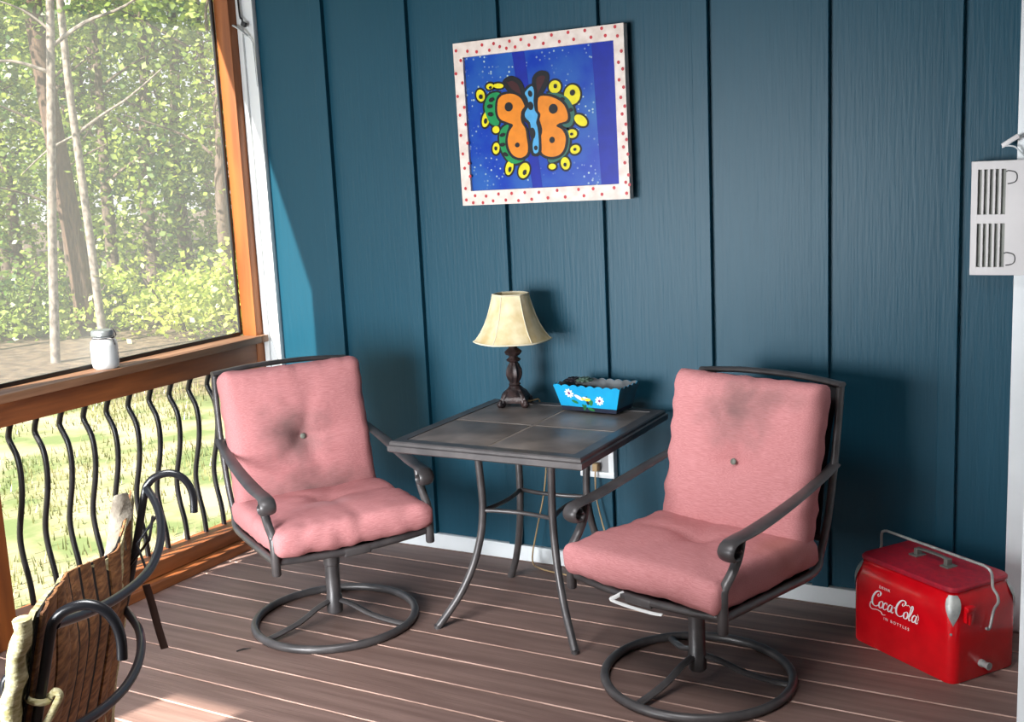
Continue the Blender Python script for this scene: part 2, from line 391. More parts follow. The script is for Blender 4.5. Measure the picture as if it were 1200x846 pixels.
# ------------------------------------------------------------------ lamp
LZ = .6555
t = thing('table_lamp', 'small table lamp with cream bell shade and carved bronze base', 'lamp', (-.388,-.178,LZ))
m_lamp = mat('carved_bronze_resin', (58,42,40), .45, scale=30., rgb2=(24,18,20), bump=.5, bscale=70., metal=.2)
m_shade = mat('parchment_shade', (226,212,176), .7, scale=14., rgb2=(196,172,122), detail=6.); m_trim = mat('shade_braid', (222,212,184), .8)
b = MB(); b.lathe([(0,.022),(.036,.022),(.040,.026),(.040,.034),(.050,.038),(.040,.050),(.026,.060),(.020,.070)], 24)
b.lathe([(0,.012),(.060,.012),(.066,.026),(.056,.038),(.038,.056),(.026,.068),(0,.068)], sq=4, rot=PI/4+.3)
for k in range(4):
    a = PI/4+k*PI/2+.3; c, s = math.cos(a), math.sin(a)
    b.tube(catmull([(c*.022,s*.022,.046), (c*.040,s*.040,.040), (c*.050,s*.050,.022), (c*.056,s*.056,.010), (c*.064,s*.064,.008), (c*.066,s*.066,.016), (c*.060,s*.060,.020)], 5), [.013]*24+[.009]*7, n=8)
    b.lathe([(0,0),(.009,0),(.010,.006),(.006,.012),(0,.013)], 10, c=(c*.056,s*.056,0))
b.build('base', m_lamp, t, ang=60)
b = MB()
prof = [(.014,.066),(.014,.072),(.018,.076),(.0135,.082),(.019,.096),(.0225,.112),(.0215,.130),(.015,.148),(.0115,.156),(.019,.161),(.0215,.166),(.014,.173),(.012,.178),(.022,.186),(.026,.194),(.018,.203),(.0125,.208),(.012,.25)]
nn = 32; rings = []
for r, z in prof:
    fl = .12 if .09 < z < .15 else .05
    rings.append([b.bm.verts.new((1.22*r*(1+fl*math.cos(8*2*PI*k/nn))*math.cos(2*PI*k/nn), 1.22*r*(1+fl*math.cos(8*2*PI*k/nn))*math.sin(2*PI*k/nn), z)) for k in range(nn)])
for A, B in zip(rings, rings[1:]):
    for k in range(nn): b.bm.faces.new((A[k], A[(k+1) % nn], B[(k+1) % nn], B[k]))
b.build('stem', m_lamp, t, ang=60)
b = MB()
sp = [(.140,.236),(.131,.243),(.114,.266),(.099,.293),(.086,.324),(.076,.356),(.068,.385),(.064,.402)]
sub = 4
def hexring(R):
    out = []
    for k in range(6):
        a0, a1 = .5+k*PI/3, .5+(k+1)*PI/3
        for j in range(sub):
            f = j/sub; p = Vector((math.cos(a0),math.sin(a0),0)).lerp(Vector((math.cos(a1),math.sin(a1),0)), f)
            bow = .55; q = p.lerp(p.normalized(), bow); out.append(q*R)
    return out
def loft(b, pr):
    rings = [[b.bm.verts.new(p+Vector((0,0,z))) for p in hexring(R)] for R, z in pr]
    for A, B in zip(rings, rings[1:]):
        n_ = len(A)
        for k in range(n_): b.bm.faces.new((A[k], A[(k+1) % n_], B[(k+1) % n_], B[k]))
inner = [(r-.002, z) for r, z in sp[::-1]]
loft(b, sp+inner+[sp[0]])
sh = b.build('shade', m_shade, t, ang=22)
b = MB()
for R, z in ((.1405,.2365),(.0645,.402)):
    b.tube([p+Vector((0,0,z)) for p in hexring(R)], .0028, n=6, closed=True)
for k in range(6):
    a = .5+k*PI/3; b.tube([(r*math.cos(a)*1.002, r*math.sin(a)*1.002, z) for r, z in sp], .0018, n=6)
b.build('shade_trim', m_trim, sh, ang=60)
b = MB(); b.lathe([(0,.25),(.013,.25),(.013,.285),(.0,.285)], 14); b.lathe([(0,.285),(.012,.287),(.024,.31),(.027,.33),(.018,.35),(0,.357)], 16); b.build('bulb', mat('frosted_bulb', (235,232,222), .3), t)
m_cord = mat('tan_cord', (176,146,104), .6)
def wl(x, y, z): return (x+.388, y+.178, z-LZ)
b = MB(); b.tube(catmull([wl(-.36,-.15,.664), wl(-.345,-.115,.662), wl(-.34,-.085,.655), wl(-.338,-.082,.60), wl(-.33,-.07,.45), wl(-.35,-.06,.30), wl(-.385,-.065,.15), wl(-.405,-.075,.03), wl(-.36,-.09,.006), wl(-.22,-.115,.005), wl(-.05,-.16,.005), wl(-.03,-.10,.02), wl(-.10,-.06,.15), wl(-.135,-.055,.28), wl(-.140,-.055,.36), wl(-.140,-.05,.40)], 7), .003, n=6); b.build('cord', m_cord, t, ang=60)
b = MB(); b.box(wl(-.14,-.045,.41), (.02,.024,.03), bev=.004); b.build('plug', m_cord, t)

# outlet box on the wall
t = thing('outlet_box', 'white square outdoor outlet cover on the teal wall behind the table', 'outlet', (-.142,0,.44))
b = MB()
for c, s_ in (((0,-.017,.062), (.136,.034,.022)), ((0,-.017,-.062), (.136,.034,.022)), ((.057,-.017,0), (.022,.034,.104)), ((-.057,-.017,0), (.022,.034,.104))): b.box(c, s_, bev=.003)
b.build('frame', M_['white'], t)
b = MB(); b.box((0,-.012,0), (.094,.024,.104), bev=.003); b.lathe([(0,0),(.016,0),(.017,.003),(.012,.006),(0,.007)], 16, c=(0,0,0))
for s in (-1,1): b.box((0,-.0245,s*.024), (.03,.004,.03), bev=.004)
b.build('receptacle', mat('grey_receptacle', (150,150,152), .4), t)

# ------------------------------------------------------------------ scalloped planter
t = thing('tin_planter', 'turquoise scalloped planter box with painted daisies on the table', 'planter', (-.070,-.168,.6555), math.radians(-4.5))
m_tin = mat('turquoise_enamel', (16,152,198), .35, scale=10., rgb2=(12,138,186)); m_zinc = mat('dull_zinc', (112,118,122), .6, scale=20., rgb2=(74,80,84))
m_navy = mat('navy_band', (12,24,48), .5)
W0, W1, D0, D1, HH = .210, .262, .112, .146, .094
def scal(u, n): return .006*abs(math.sin(PI*n*u))-.003
def side(A0, B0, A1, B1, n, ns):
    """one wall from base edge A0-B0 to rim A1-B1, n scallops"""
    rows = []
    for j in range(7):
        v = j/6; row = []
        for i in range(n*8+1):
            u = i/(n*8); p = (A0.lerp(B0,u)).lerp(A1.lerp(B1,u), v)
            if j == 6: p = p+Vector((0,0,scal(u,n)))
            row.append(p)
        rows.append(row)
    return rows
c0 = [Vector((sx*W0/2, sy*D0/2, .004)) for sx, sy in ((-1,-1),(1,-1),(1,1),(-1,1))]; c1 = [Vector((sx*W1/2, sy*D1/2, HH)) for sx, sy in ((-1,-1),(1,-1),(1,1),(-1,1))]
b = MB()
for k, n in enumerate((8,5,8,5)):
    rows = side(c0[k], c0[(k+1)%4], c1[k], c1[(k+1)%4], n, 1); g = [[b.bm.verts.new(p) for p in r_] for r_ in rows]
    cen = Vector((0,0,.05)); gi = [[b.bm.verts.new(Vector((p.x*.985, p.y*.975, p.z))) for p in r_] for r_ in rows]
    for G, mi in ((g, (0 if k == 0 else 3)), (gi, 1)):
        for ri, (A, B) in enumerate(zip(G, G[1:])):
            for i in range(len(A)-1):
                f = b.bm.faces.new((A[i], A[i+1], B[i+1], B[i])); f.material_index = 2 if (ri == 0 and G is g) else mi
    for i in range(len(g[-1])-1):
        f = b.bm.faces.new((g[-1][i], g[-1][i+1], gi[-1][i+1], gi[-1][i])); f.material_index = 0
f = b.bm.faces.new([b.bm.verts.new(v) for v in c0]); f.material_index = 1
m_side = mat('blue_grey_enamel', (52,104,124), .5, scale=14., rgb2=(62,84,94))  # sides and back greyer and darker than the front
b.build('box', [m_tin, m_zinc, m_navy, m_side], t, recalc=False)
# painted flowers on the front: thin enamel
def fr(u, v, h=.0):   # u -.5..5 along, v 0..1 up
    y = -(D0/2+(D1-D0)/2*v)-.0006-h; return Vector((u*(W0+(W1-W0)*v), y, .004+v*(HH-.004)))
pm = [mat('paint_white', (240,240,236), .5), mat('paint_green', (24,110,50), .5), mat('paint_purple', (120,40,120), .5), mat('paint_yellow', (238,206,40), .5), mat('paint_black', (16,20,16), .5)]
b = MB(); asp = .094/.24
def blob(u, v, ru, rv, ang, mi, h, n=14, pw=1.):
    vs = []
    for k in range(n):
        a = 2*PI*k/n; x, y = math.cos(a)*ru, math.sin(a)*rv*(1 if pw == 1 else abs(math.sin(a))**pw)
        X, Y = x*math.cos(ang)-y*math.sin(ang), x*math.sin(ang)+y*math.cos(ang)
        vs.append(b.bm.verts.new(fr(u+X*asp, v+Y, h)))
    f = b.bm.faces.new(vs); f.material_index = mi
for fu, fv in ((-.285,.69),(.20,.47)):
    for k in range(9):
        a = 2*PI*k/9; blob(fu+math.cos(a)*.12*asp, fv+math.sin(a)*.12, .07, .036, a, 0, .0002)
    blob(fu, fv, .055, .05, 0, 2, .0005)
blob(-.02,.52,.30*.5,.055,-.35,0,.0002); blob(-.135,.54,.20,.07,-.5,0,.0003); blob(.0,.48,.14,.06,.1,3,.0005); blob(-.08,.50,.06,.05,-.4,3,.0005)
for u, v, ru, rv, a in ((-.22,.36,.15,.055,-.35),(-.06,.16,.13,.06,1.1),(.055,.36,.12,.08,1.3),(.05,.10,.16,.06,-.3),(-.08,.20,.10,.05,2.2)): blob(u, v, ru, rv, a, 1, .0003)
blob(-.0,.36,.06,.09,.3,4,.0004); blob(-.01,.59,.04,.025,0,4,.0006)
b.build('painted_flowers', pm, t, recalc=False, ang=10)
b = MB(); b.box((0,0,.055), (W0+.018,D0+.012,.012), bev=.003); b.build('soil', mat('dark_soil', (40,34,30), .9, bump=.6, bscale=60.), t)
def rosette(name, label, loc, col, n, L, parent_mat):
    b = MB()
    for ring, (cnt, tilt, ln) in enumerate(((9,.25,L),(7,.7,L*.8),(5,1.15,L*.55))):
        for k in range(cnt):
            a = 2*PI*k/cnt+ring*.4; d = Vector((math.cos(a)*math.cos(tilt), math.sin(a)*math.cos(tilt), math.sin(tilt)))
            s_ = Vector((-math.sin(a), math.cos(a), 0))
            pts = [d*ln*f+Vector((0,0,.004+.12*ln*math.sin(f*PI))) for f in (0,.25,.5,.75,.95,1)]
            b.tube(pts, [.003,.008,.0105,.009,.004,.001], n=6, flat=(1.,.45), side=s_)
    return tag(b.build(name, parent_mat, None, loc=loc, ang=60), label, 'plant')
rosette('succulent_rosette', 'grey-green rosette succulent showing above the turquoise planter rim', (-.122,-.150,.741), 0, 0, .034, mat('sage_leaf', (86,108,94), .5, rgb2=(54,76,66)))
rosette('dark_succulent', 'nearly black spiky succulent in the corner of the turquoise planter', (-.170,-.142,.738), 0, 0, .033, mat('dark_leaf', (40,34,42), .5, rgb2=(20,18,24)))
# ------------------------------------------------------------------ framed painting
D = {'oL':[[-0.1636,0.08],[-0.1407,0.0954],[-0.1031,0.0953],[-0.0743,0.0798],[-0.0609,0.0561],[-0.0571,0.0347],[-0.0755,0.019],[-0.0739,-0.0066],[-0.0603,-0.0286],[-0.0569,-0.0586],[-0.0537,-0.0928],[-0.0599,-0.1182],[-0.0852,-0.1299],[-0.1145,-0.1199],[-0.1311,-0.0933],[-0.1344,-0.063],[-0.1249,-0.0335],[-0.1088,-0.013],[-0.1331,-0.0013],[-0.1594,0.0114],[-0.17,0.0377]],
'oR':[[-0.0017,0.0731],[0.0321,0.0774],[0.0696,0.064],[0.097,0.0414],[0.1096,0.0074],[0.104,-0.013],[0.0753,-0.0196],[0.0635,-0.0289],[0.0839,-0.041],[0.097,-0.0668],[0.0927,-0.1],[0.0755,-0.1244],[0.0464,-0.1332],[0.0177,-0.1285],[-0.001,-0.1124],[-0.0018,-0.07],[0.0075,-0.0367],[-0.0045,0.0146]],
'body':[[-0.0387,0.1092],[-0.0238,0.1148],[-0.0171,0.095],[-0.0214,0.066],[-0.0182,0.0322],[-0.0074,0.0147],[-0.0154,-0.01],[-0.0114,-0.0272],[-0.0086,-0.0696],[-0.0126,-0.1118],[-0.0303,-0.1153],[-0.0337,-0.0853],[-0.0276,-0.0601],[-0.0361,-0.0342],[-0.0397,-0.0086],[-0.0564,0.0093],[-0.0575,0.0263],[-0.0416,0.0506],[-0.0452,0.0761],[-0.0541,0.0935]],
'antL':[[-0.1384,0.1376],[-0.1249,0.1493],[-0.1001,0.1515],[-0.0716,0.1326],[-0.0589,0.0938],[-0.0699,0.071],[-0.0936,0.0879],[-0.1173,0.1065]],
'antR':[[-0.0177,0.141],[0.0073,0.1598],[0.0357,0.1534],[0.0364,0.1285],[0.0137,0.0928],[-0.0066,0.0717],[-0.0173,0.0909]],
'gLu':[[-0.1573,0.1026],[-0.1975,0.102],[-0.2216,0.0711],[-0.2206,0.0367],[-0.2035,-0.0006],[-0.1768,-0.0108],[-0.1659,0.0032],[-0.1803,0.0341],[-0.1723,0.0678]],
'gLl':[[-0.1285,-0.0085],[-0.1616,-0.0271],[-0.17,-0.0698],[-0.1563,-0.1137],[-0.126,-0.147],[-0.086,-0.1445],[-0.0673,-0.1281],[-0.1052,-0.1316],[-0.1337,-0.1044],[-0.1434,-0.0625],[-0.1276,-0.029]],
'gRu':[[0.0326,0.0873],[0.0798,0.0815],[0.1165,0.0583],[0.1352,0.0141],[0.1242,-0.0266],[0.1031,-0.0354],[0.0847,-0.0227],[0.1087,-0.0133],[0.1162,0.007],[0.1045,0.0409],[0.0698,0.0681]],
'gRl':[[0.1028,-0.042],[0.1127,-0.076],[0.1014,-0.1189],[0.0698,-0.1444],[0.031,-0.1537],[0.0251,-0.1348],[0.0752,-0.1295],[0.0974,-0.1003],[0.0989,-0.0669]],
'oLk':[[-0.1712,0.0865],[-0.1442,0.1042],[-0.0997,0.1035],[-0.0672,0.086],[-0.0501,0.0554],[-0.0474,0.0324],[-0.0658,0.0167],[-0.064,-0.0055],[-0.0505,-0.0292],[-0.0461,-0.0591],[-0.0429,-0.0933],[-0.0513,-0.1237],[-0.0837,-0.1394],[-0.1209,-0.1274],[-0.1413,-0.0971],[-0.1444,-0.0625],[-0.1359,-0.0346],[-0.1268,-0.0137],[-0.1404,-0.0078],[-0.1678,0.0059],[-0.18,0.0384]],
'oRk':[[-0.01,0.0803],[0.0325,0.0857],[0.0756,0.0718],[0.1065,0.0449],[0.1199,0.0068],[0.1132,-0.0193],[0.0808,-0.0258],[0.0917,-0.0364],[0.1074,-0.0657],[0.102,-0.1039],[0.0818,-0.1315],[0.0469,-0.1426],[0.0124,-0.1368],[-0.0118,-0.1161],[-0.0115,-0.0694],[-0.0031,-0.0361],[-0.0152,0.0152]],
'bodyk':[[-0.047,0.1165],[-0.0215,0.1229],[-0.0073,0.0968],[-0.0117,0.0654],[-0.0075,0.0332],[0.0032,0.0157],[-0.0048,-0.0107],[-0.0008,-0.0278],[0.002,-0.0702],[-0.0034,-0.1225],[-0.0396,-0.1242],[-0.0445,-0.0847],[-0.0383,-0.0595],[-0.0469,-0.0353],[-0.0516,-0.013],[-0.0723,0.0052],[-0.0729,0.0315],[-0.0562,0.0516],[-0.0571,0.0727],[-0.0657,0.0943]],
'Y':[[-0.2372,0.1005,0.0173,0.0217,0.3],[-0.196,0.1292,0.0154,0.01,0],[-0.1609,0.1283,0.0212,0.0084,-0.1],[-0.2209,0.0151,0.0154,0.0284,-0.35],[-0.1816,-0.0243,0.0145,0.0125,0],[-0.1853,-0.0906,0.0145,0.0201,-0.2],[-0.1348,-0.1623,0.0154,0.0267,-0.35],[-0.0757,-0.175,0.0212,0.0284,-0.5],[0.0639,0.1058,0.0231,0.0217,0.1],[0.1293,0.0738,0.0308,0.0334,-0.2],[0.1573,-0.0153,0.027,0.0167,-0.6],[0.1219,-0.0581,0.0193,0.015,0],[0.1309,-0.1128,0.0193,0.015,0.2],[0.0902,-0.1588,0.0173,0.0217,0.2],[0.0381,-0.1668,0.0145,0.01,0]],
'K':[[-0.1222,0.0517,0.0164,0.0159,0],[-0.0957,-0.0839,0.0096,0.0084,0],[0.0548,0.0317,0.0173,0.0167,0],[0.0442,-0.0749,0.0106,0.0109,0],[-0.0339,0.0484,0.0116,0.015,0.2],[-0.0318,-0.0472,0.0116,0.0201,0],[-0.0328,0.0903,0.0087,0.0117,0.3],[-0.0217,-0.0986,0.0077,0.0084,0],[-0.1916,0.0819,0.0116,0.0075,0.3],[-0.2,0.0594,0.0116,0.0075,0],[-0.1996,0.031,0.0116,0.0075,-0.3],[-0.1545,-0.0447,0.0116,0.0067,0.2],[-0.1574,-0.0791,0.0116,0.0067,0],[-0.1463,-0.1141,0.0116,0.0067,-0.5],[0.0932,0.0623,0.0087,0.0059,-0.4],[0.1225,0.0232,0.0077,0.0067,0],[-0.2354,0.0961,0.0077,0.0084,0],[-0.1932,0.1247,0.0058,0.005,0],[-0.2212,0.0091,0.0067,0.01,-0.3],[-0.1853,-0.0906,0.0058,0.0075,0],[-0.1321,-0.1684,0.0058,0.01,-0.3],[-0.073,-0.182,0.0067,0.01,-0.4],[0.0668,0.108,0.0067,0.0075,0],[0.1314,0.0803,0.0096,0.01,0],[0.1209,-0.0597,0.0058,0.005,0],[0.1309,-0.1128,0.0058,0.005,0],[0.09,-0.163,0.0058,0.0067,0]],
'dots':[[-0.3224,0.265],[-0.2745,0.2591],[-0.2362,0.2532],[-0.3051,0.2293],[-0.2126,0.2747],[-0.1646,0.2746],[-0.1837,0.2536],[-0.1405,0.2615],[-0.1003,0.2762],[-0.1143,0.2533],[-0.0789,0.2543],[-0.0544,0.2769],[-0.0236,0.2551],[0.0015,0.2783],[0.0328,0.2549],[0.0661,0.2796],[0.095,0.2549],[0.1297,0.2816],[0.1499,0.2563],[0.1931,0.2812],[0.2149,0.2567],[0.2555,0.2815],[0.2681,0.2565],[0.3046,0.2815],[0.3124,0.2508],[-0.3287,0.1848],[-0.3039,0.1502],[-0.3276,0.1043],[-0.3022,0.0635],[-0.3225,0.037],[-0.3008,0.0025],[-0.324,-0.0355],[-0.2978,-0.065],[-0.321,-0.1025],[-0.2971,-0.138],[-0.317,-0.1548],[-0.2958,-0.1849],[-0.3184,-0.2285],[0.3241,0.2006],[0.3123,0.165],[0.3266,0.1423],[0.3121,0.1075],[0.3273,0.0823],[0.3156,0.0495],[0.3289,0.0196],[0.3182,-0.0056],[0.3305,-0.0403],[0.3188,-0.0705],[0.3307,-0.0914],[0.3183,-0.1153],[0.3336,-0.1405],[0.321,-0.1686],[0.3332,-0.2101],[0.3216,-0.2344],[0.3348,-0.2431],[-0.3179,-0.2704],[-0.2794,-0.2564],[-0.2893,-0.2819],[-0.2329,-0.2595],[-0.2477,-0.283],[-0.1803,-0.254],[-0.2042,-0.278],[-0.1257,-0.2539],[-0.1511,-0.2768],[-0.0717,-0.2529],[-0.099,-0.2808],[-0.0146,-0.2547],[-0.0452,-0.278],[0.0584,-0.2509],[0.0205,-0.2755],[0.1422,-0.251],[0.0889,-0.2749],[0.1983,-0.2511],[0.162,-0.2736],[0.2775,-0.2511],[0.2309,-0.2714],[0.3231,-0.2716]]}
t = thing('framed_painting', 'butterfly painting on blue glass in a white frame with red dots', 'painting', (-.309,-.016,1.662), rot=(0,math.radians(-.6),0))
m_frm = mat('whitewashed_frame', (226,214,206), .5, scale=9., stretch=(3,3,3), rgb2=(206,190,180)); m_dot = mat('red_dot', (190,24,40), .5); m_side = mat('raw_frame_edge', (186,172,150), .7)
fy = -.038                                        # face of the frame
b = MB()
ox, oz, ix, iz = .335, .291, .2965, .239
for pts in ([(-ox,oz),(ox,oz),(ix,iz),(-ix,iz)], [(ox,oz),(ox,-oz),(ix,-iz),(ix,iz)], [(ox,-oz),(-ox,-oz),(-ix,-iz),(ix,-iz)], [(-ox,-oz),(-ox,oz),(-ix,iz),(-ix,-iz)]):
    b.prism(pts, lambda x, z, h: Vector((x, -.008-h, z)), .030)
for x, z in D['dots']:
    x, z = x, z
    vs = [b.bm.verts.new((x+.0058*math.cos(a), fy-.0008, z+.0062*math.sin(a))) for a in [2*PI*k/10+x*9 for k in range(10)]]
    b.bm.faces.new(vs).material_index = 1
b.build('frame', [m_frm, m_dot], t, ang=30, recalc=False)
m_blue = bpy.data.materials.new('blue_glass_paint'); m_blue.use_nodes = True; nt = m_blue.node_tree; pb = nt.nodes['Principled BSDF']; pb.inputs['Roughness'].default_value = .3; pb.inputs['Specular IOR Level'].default_value = .2
tc = nd(nt, 'ShaderNodeTexCoord'); n1 = nd(nt, 'ShaderNodeTexNoise', Scale=7., Detail=5.); n2 = nd(nt, 'ShaderNodeTexVoronoi', Scale=62.)
nt.links.new(tc.outputs['Object'], n1.inputs['Vector']); nt.links.new(tc.outputs['Object'], n2.inputs['Vector'])
r1 = nd(nt, 'ShaderNodeValToRGB'); r1.color_ramp.elements[0].position = .35; r1.color_ramp.elements[0].color = (*lin((8,52,160)),1); r1.color_ramp.elements[1].position = .72; r1.color_ramp.elements[1].color = (*lin((44,96,168)),1)
r2_ = nd(nt, 'ShaderNodeValToRGB'); r2_.color_ramp.elements[0].position = .16; r2_.color_ramp.elements[0].color = (1,1,1,1); r2_.color_ramp.elements[1].position = .27; r2_.color_ramp.elements[1].color = (0,0,0,1)
n3 = nd(nt, 'ShaderNodeTexNoise', Scale=9., Detail=2.); nt.links.new(tc.outputs['Object'], n3.inputs['Vector'])
rr = nd(nt, 'ShaderNodeMapRange'); rr.inputs['From Min'].default_value = .44; rr.inputs['From Max'].default_value = .62; nt.links.new(n3.outputs['Fac'], rr.inputs[0])
ml = nd(nt, 'ShaderNodeMath', operation='MULTIPLY'); nt.links.new(r2_.outputs[0], ml.inputs[0]); nt.links.new(rr.outputs[0], ml.inputs[1])
mx = nd(nt, 'ShaderNodeMix', data_type='RGBA'); mx.inputs[7].default_value = (*lin((170,196,190)),1); nt.links.new(n1.outputs['Fac'], r1.inputs[0]); nt.links.new(n2.outputs['Distance'], r2_.inputs[0])
nt.links.new(ml.outputs[0], mx.inputs[0]); nt.links.new(r1.outputs[0], mx.inputs[6]); nt.links.new(mx.outputs[2], pb.inputs['Base Color'])
cols = [m_blue]+[mat('art_'+n_, c, .4, var=.08, scale=30., spec=.2) for n_, c in (('ink',(18,20,26)),('orange',(224,132,30)),('green',(20,140,78)),('teal_green',(50,104,92)),('sky',(80,164,214)),('yellow',(226,214,30)),('maroon',(62,26,30)),('reflection_blue',(8,34,150)))]
INK, ORG, GRN, TGR, SKY, YEL, MAR, REFL = range(1,9)
b = MB(); cy = -.026
b.box((0,cy+.006,0), (.6,.012,.485))
def lay(poly, mi, lv):
    f = b.bm.faces.new([b.bm.verts.new((x, cy-.0004*lv, z)) for x, z in catmull2(poly)]); f.material_index = mi
def catmull2(p):
    return [(q.x, q.y) for q in catmull([Vector((x,z)) for x, z in p], 3, closed=True)]
def ell(e, g=0.):
    x, z, a, c_, an = e; a += g; c_ += g
    return [(x+a*math.cos(k*PI/8)*math.cos(an)-c_*math.sin(k*PI/8)*math.sin(an), z+a*math.cos(k*PI/8)*math.sin(an)+c_*math.sin(k*PI/8)*math.cos(an)) for k in range(16)]
def grow(p, g):
    cx = sum(q[0] for q in p)/len(p); cz = sum(q[1] for q in p)/len(p); out = []
    n = len(p); ar = sum(p[i][0]*p[(i+1)%n][1]-p[(i+1)%n][0]*p[i][1] for i in range(n)); sg = 1 if ar > 0 else -1
    for i in range(n):
        a, c_ = p[i-1], p[(i+1) % n]; dx_, dz_ = c_[0]-a[0], c_[1]-a[1]; l = math.hypot(dx_, dz_) or 1
        out.append((p[i][0]+sg*dz_/l*g, p[i][1]-sg*dx_/l*g))
    return out
f = b.bm.faces.new([b.bm.verts.new((x, cy-.0004, z)) for x, z in ((.225,-.238),(.2965,-.238),(.2965,.238),(.210,.238))]); f.material_index = REFL  # two darker bands: glass reflections painted into the picture
f = b.bm.faces.new([b.bm.verts.new((x, cy-.0004, z)) for x, z in ((-.045,-.238),(-.005,-.238),(-.05,.238),(-.10,.238))]); f.material_index = REFL
for e in D['Y']: lay(ell(e,.007), INK, 2)
for k in ('gLu','gLl','gRu','gRl'): lay(grow(D[k],.008), INK, 3)
for e in D['Y']: lay(ell(e), YEL, 4)
for k in ('gLu','gLl'): lay(D[k], GRN, 5)
for k in ('gRu','gRl'): lay(D[k], TGR, 5)
for k in ('antL','antR'): lay(grow(D[k],.006), INK, 6); lay(grow(D[k],-.012), MAR, 7)
for k in ('oLk','oRk'): lay(D[k], INK, 8)
for k in ('oL','oR'): lay(D[k], ORG, 9)
lay(D['bodyk'], INK, 10); lay(D['body'], SKY, 11)
for e in D['K']: lay(ell(e), INK, 12)
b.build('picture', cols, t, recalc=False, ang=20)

# ------------------------------------------------------------------ picnic cooler
t = thing('picnic_cooler', 'red metal picnic cooler with white script lettering in the corner', 'cooler', (1.058,-.262,0), math.radians(-34.5))
m_red = mat('red_enamel', (214,10,24), .22, scale=14., rgb2=(196,6,20), coat=.4); m_lid = mat('dull_red_lid', (176,24,44), .42, scale=60., rgb2=(150,24,44), detail=8.)
m_alu = mat('aluminium', (184,186,180), .4, metal=.3, scale=30., rgb2=(140,142,142)); m_oldzinc = mat('old_zinc_handle', (120,122,116), .55, metal=.5)
w, d, hb = .398, .262, .262
def rrect(w_, d_, r_, n=6):
    out = []
    for cx, cy_, a0 in ((w_/2-r_,d_/2-r_,0),(-w_/2+r_,d_/2-r_,PI/2),(-w_/2+r_,-d_/2+r_,PI),(w_/2-r_,-d_/2+r_,1.5*PI)):
        for k in range(n+1): a = a0+k/n*PI/2; out.append((cx+r_*math.cos(a), cy_+r_*math.sin(a)))
    return out
def loft2(b, secs, mi=0):
    rings = [[b.bm.verts.new((x,y,z)) for x, y in rrect(w_,d_,r_)] for w_, d_, r_, z in secs]
    for A, B in zip(rings, rings[1:]):
        n_ = len(A)
        for k in range(n_): b.bm.faces.new((A[k], A[(k+1)%n_], B[(k+1)%n_], B[k])).material_index = mi
    b.bm.faces.new(rings[0][::-1]).material_index = mi; b.bm.faces.new(rings[-1]).material_index = mi
b = MB(); loft2(b, [(w-.008,d-.008,.026,0),(w,d,.03,.006),(w,d,.03,.185),(w-.006,d-.006,.03,.215),(w-.018,d-.018,.03,.242),(w-.032,d-.032,.03,.258),(w-.044,d-.044,.03,.264)]); b.build('body', m_red, t, ang=40)
b = MB(); loft2(b, [(w-.036,d-.036,.028,.2655),(w-.026,d-.026,.03,.2665),(w-.026,d-.026,.03,.274),(w-.034,d-.034,.03,.279),(w-.12,d-.10,.03,.284),(w-.2,d-.16,.02,.286)]); lid = b.build('lid', m_lid, t, ang=30)
b = MB()
for s in (-1,1):
    b.box((s*.060,0,.288), (.032,.040,.005), bev=.002); b.box((s*.057,0,.299), (.014,.022,.022), bev=.003)
b.tube(catmull([(-.062,0,.305),(-.04,0,.309),(0,0,.310),(.04,0,.309),(.062,0,.305)],4), .007, n=8, flat=(.55,1.2)); b.build('lid_handle', m_oldzinc, lid)
for sx in (-1,1):
    for sy in (-1,1):                             # teardrop corner caps
        bm = bmesh.new(); rows = []
        for j in range(9):
            v = j/8; z = .258-.085*v; wd = math.sin(PI*min(1,(v*.93+.07))**.62)*.55
            ins = max(0,(z-.20)/.06); off = .016*ins*ins
            row = []
            for i in range(9):
                a = PI/4+(i/8-.5)*2*wd*1.25; rr_ = .03+.0035*math.sin(PI*min(1,v*.96+.04))
                row.append(Vector((sx*(w/2-.03-off+rr_*math.cos(a)), sy*(d/2-.03-off+rr_*math.sin(a)), z)))
            rows.append(row)
        b = MB(); b.sheet(rows); b.lathe([(0,.0),(.004,.0),(.003,.002),(0,.0025)], 8, c=(0,0,-5)); 
        for v in [v for v in b.bm.verts if v.co.z < -1]: b.bm.verts.remove(v)
        b.build('corner_cap', m_alu, t, ang=60)
b = MB()
hx = w/2+.006
pts = [(hx+.004,-.012,.150),(hx+.006,.0,.150),(hx+.008,.012,.20),(hx+.022,.012,.228),(hx+.020,.010,.25),(hx+.008,.006,.27),(hx+.006,.004,.305),(hx-.002,.002,.320),(hx-.02,0,.327)]
full = catmull(pts,5)+catmull([(-p[0],p[1],p[2]) for p in pts[::-1]],5)
b.tube(full, .0042, n=8); b.build('wire_handle', m_alu, t, ang=60)
b = MB(); b.bm.free(); b.bm = bmesh.new()
Rx = Matrix.Rotation(PI/2, 3, 'Y')
bb = MB(); bb.lathe([(0,0),(.011,0),(.011,.012),(.009,.013),(.009,.028),(.011,.029),(.011,.034),(0,.034)], 14); b.merge(bb.bm, Matrix.Translation((w/2-.002,-.02,.045)) @ Rx.to_4x4(), 0); b.build('drain_spout', m_alu, t, ang=50)
b = MB(); b.box((w/2+.004,-.075,.205), (.012,.03,.05), bev=.004); b.box((w/2+.010,-.075,.222), (.014,.034,.014), bev=.004); b.box((w/2+.008,-.075,.19), (.010,.012,.03), bev=.003); b.build('bottle_opener', m_red, t)
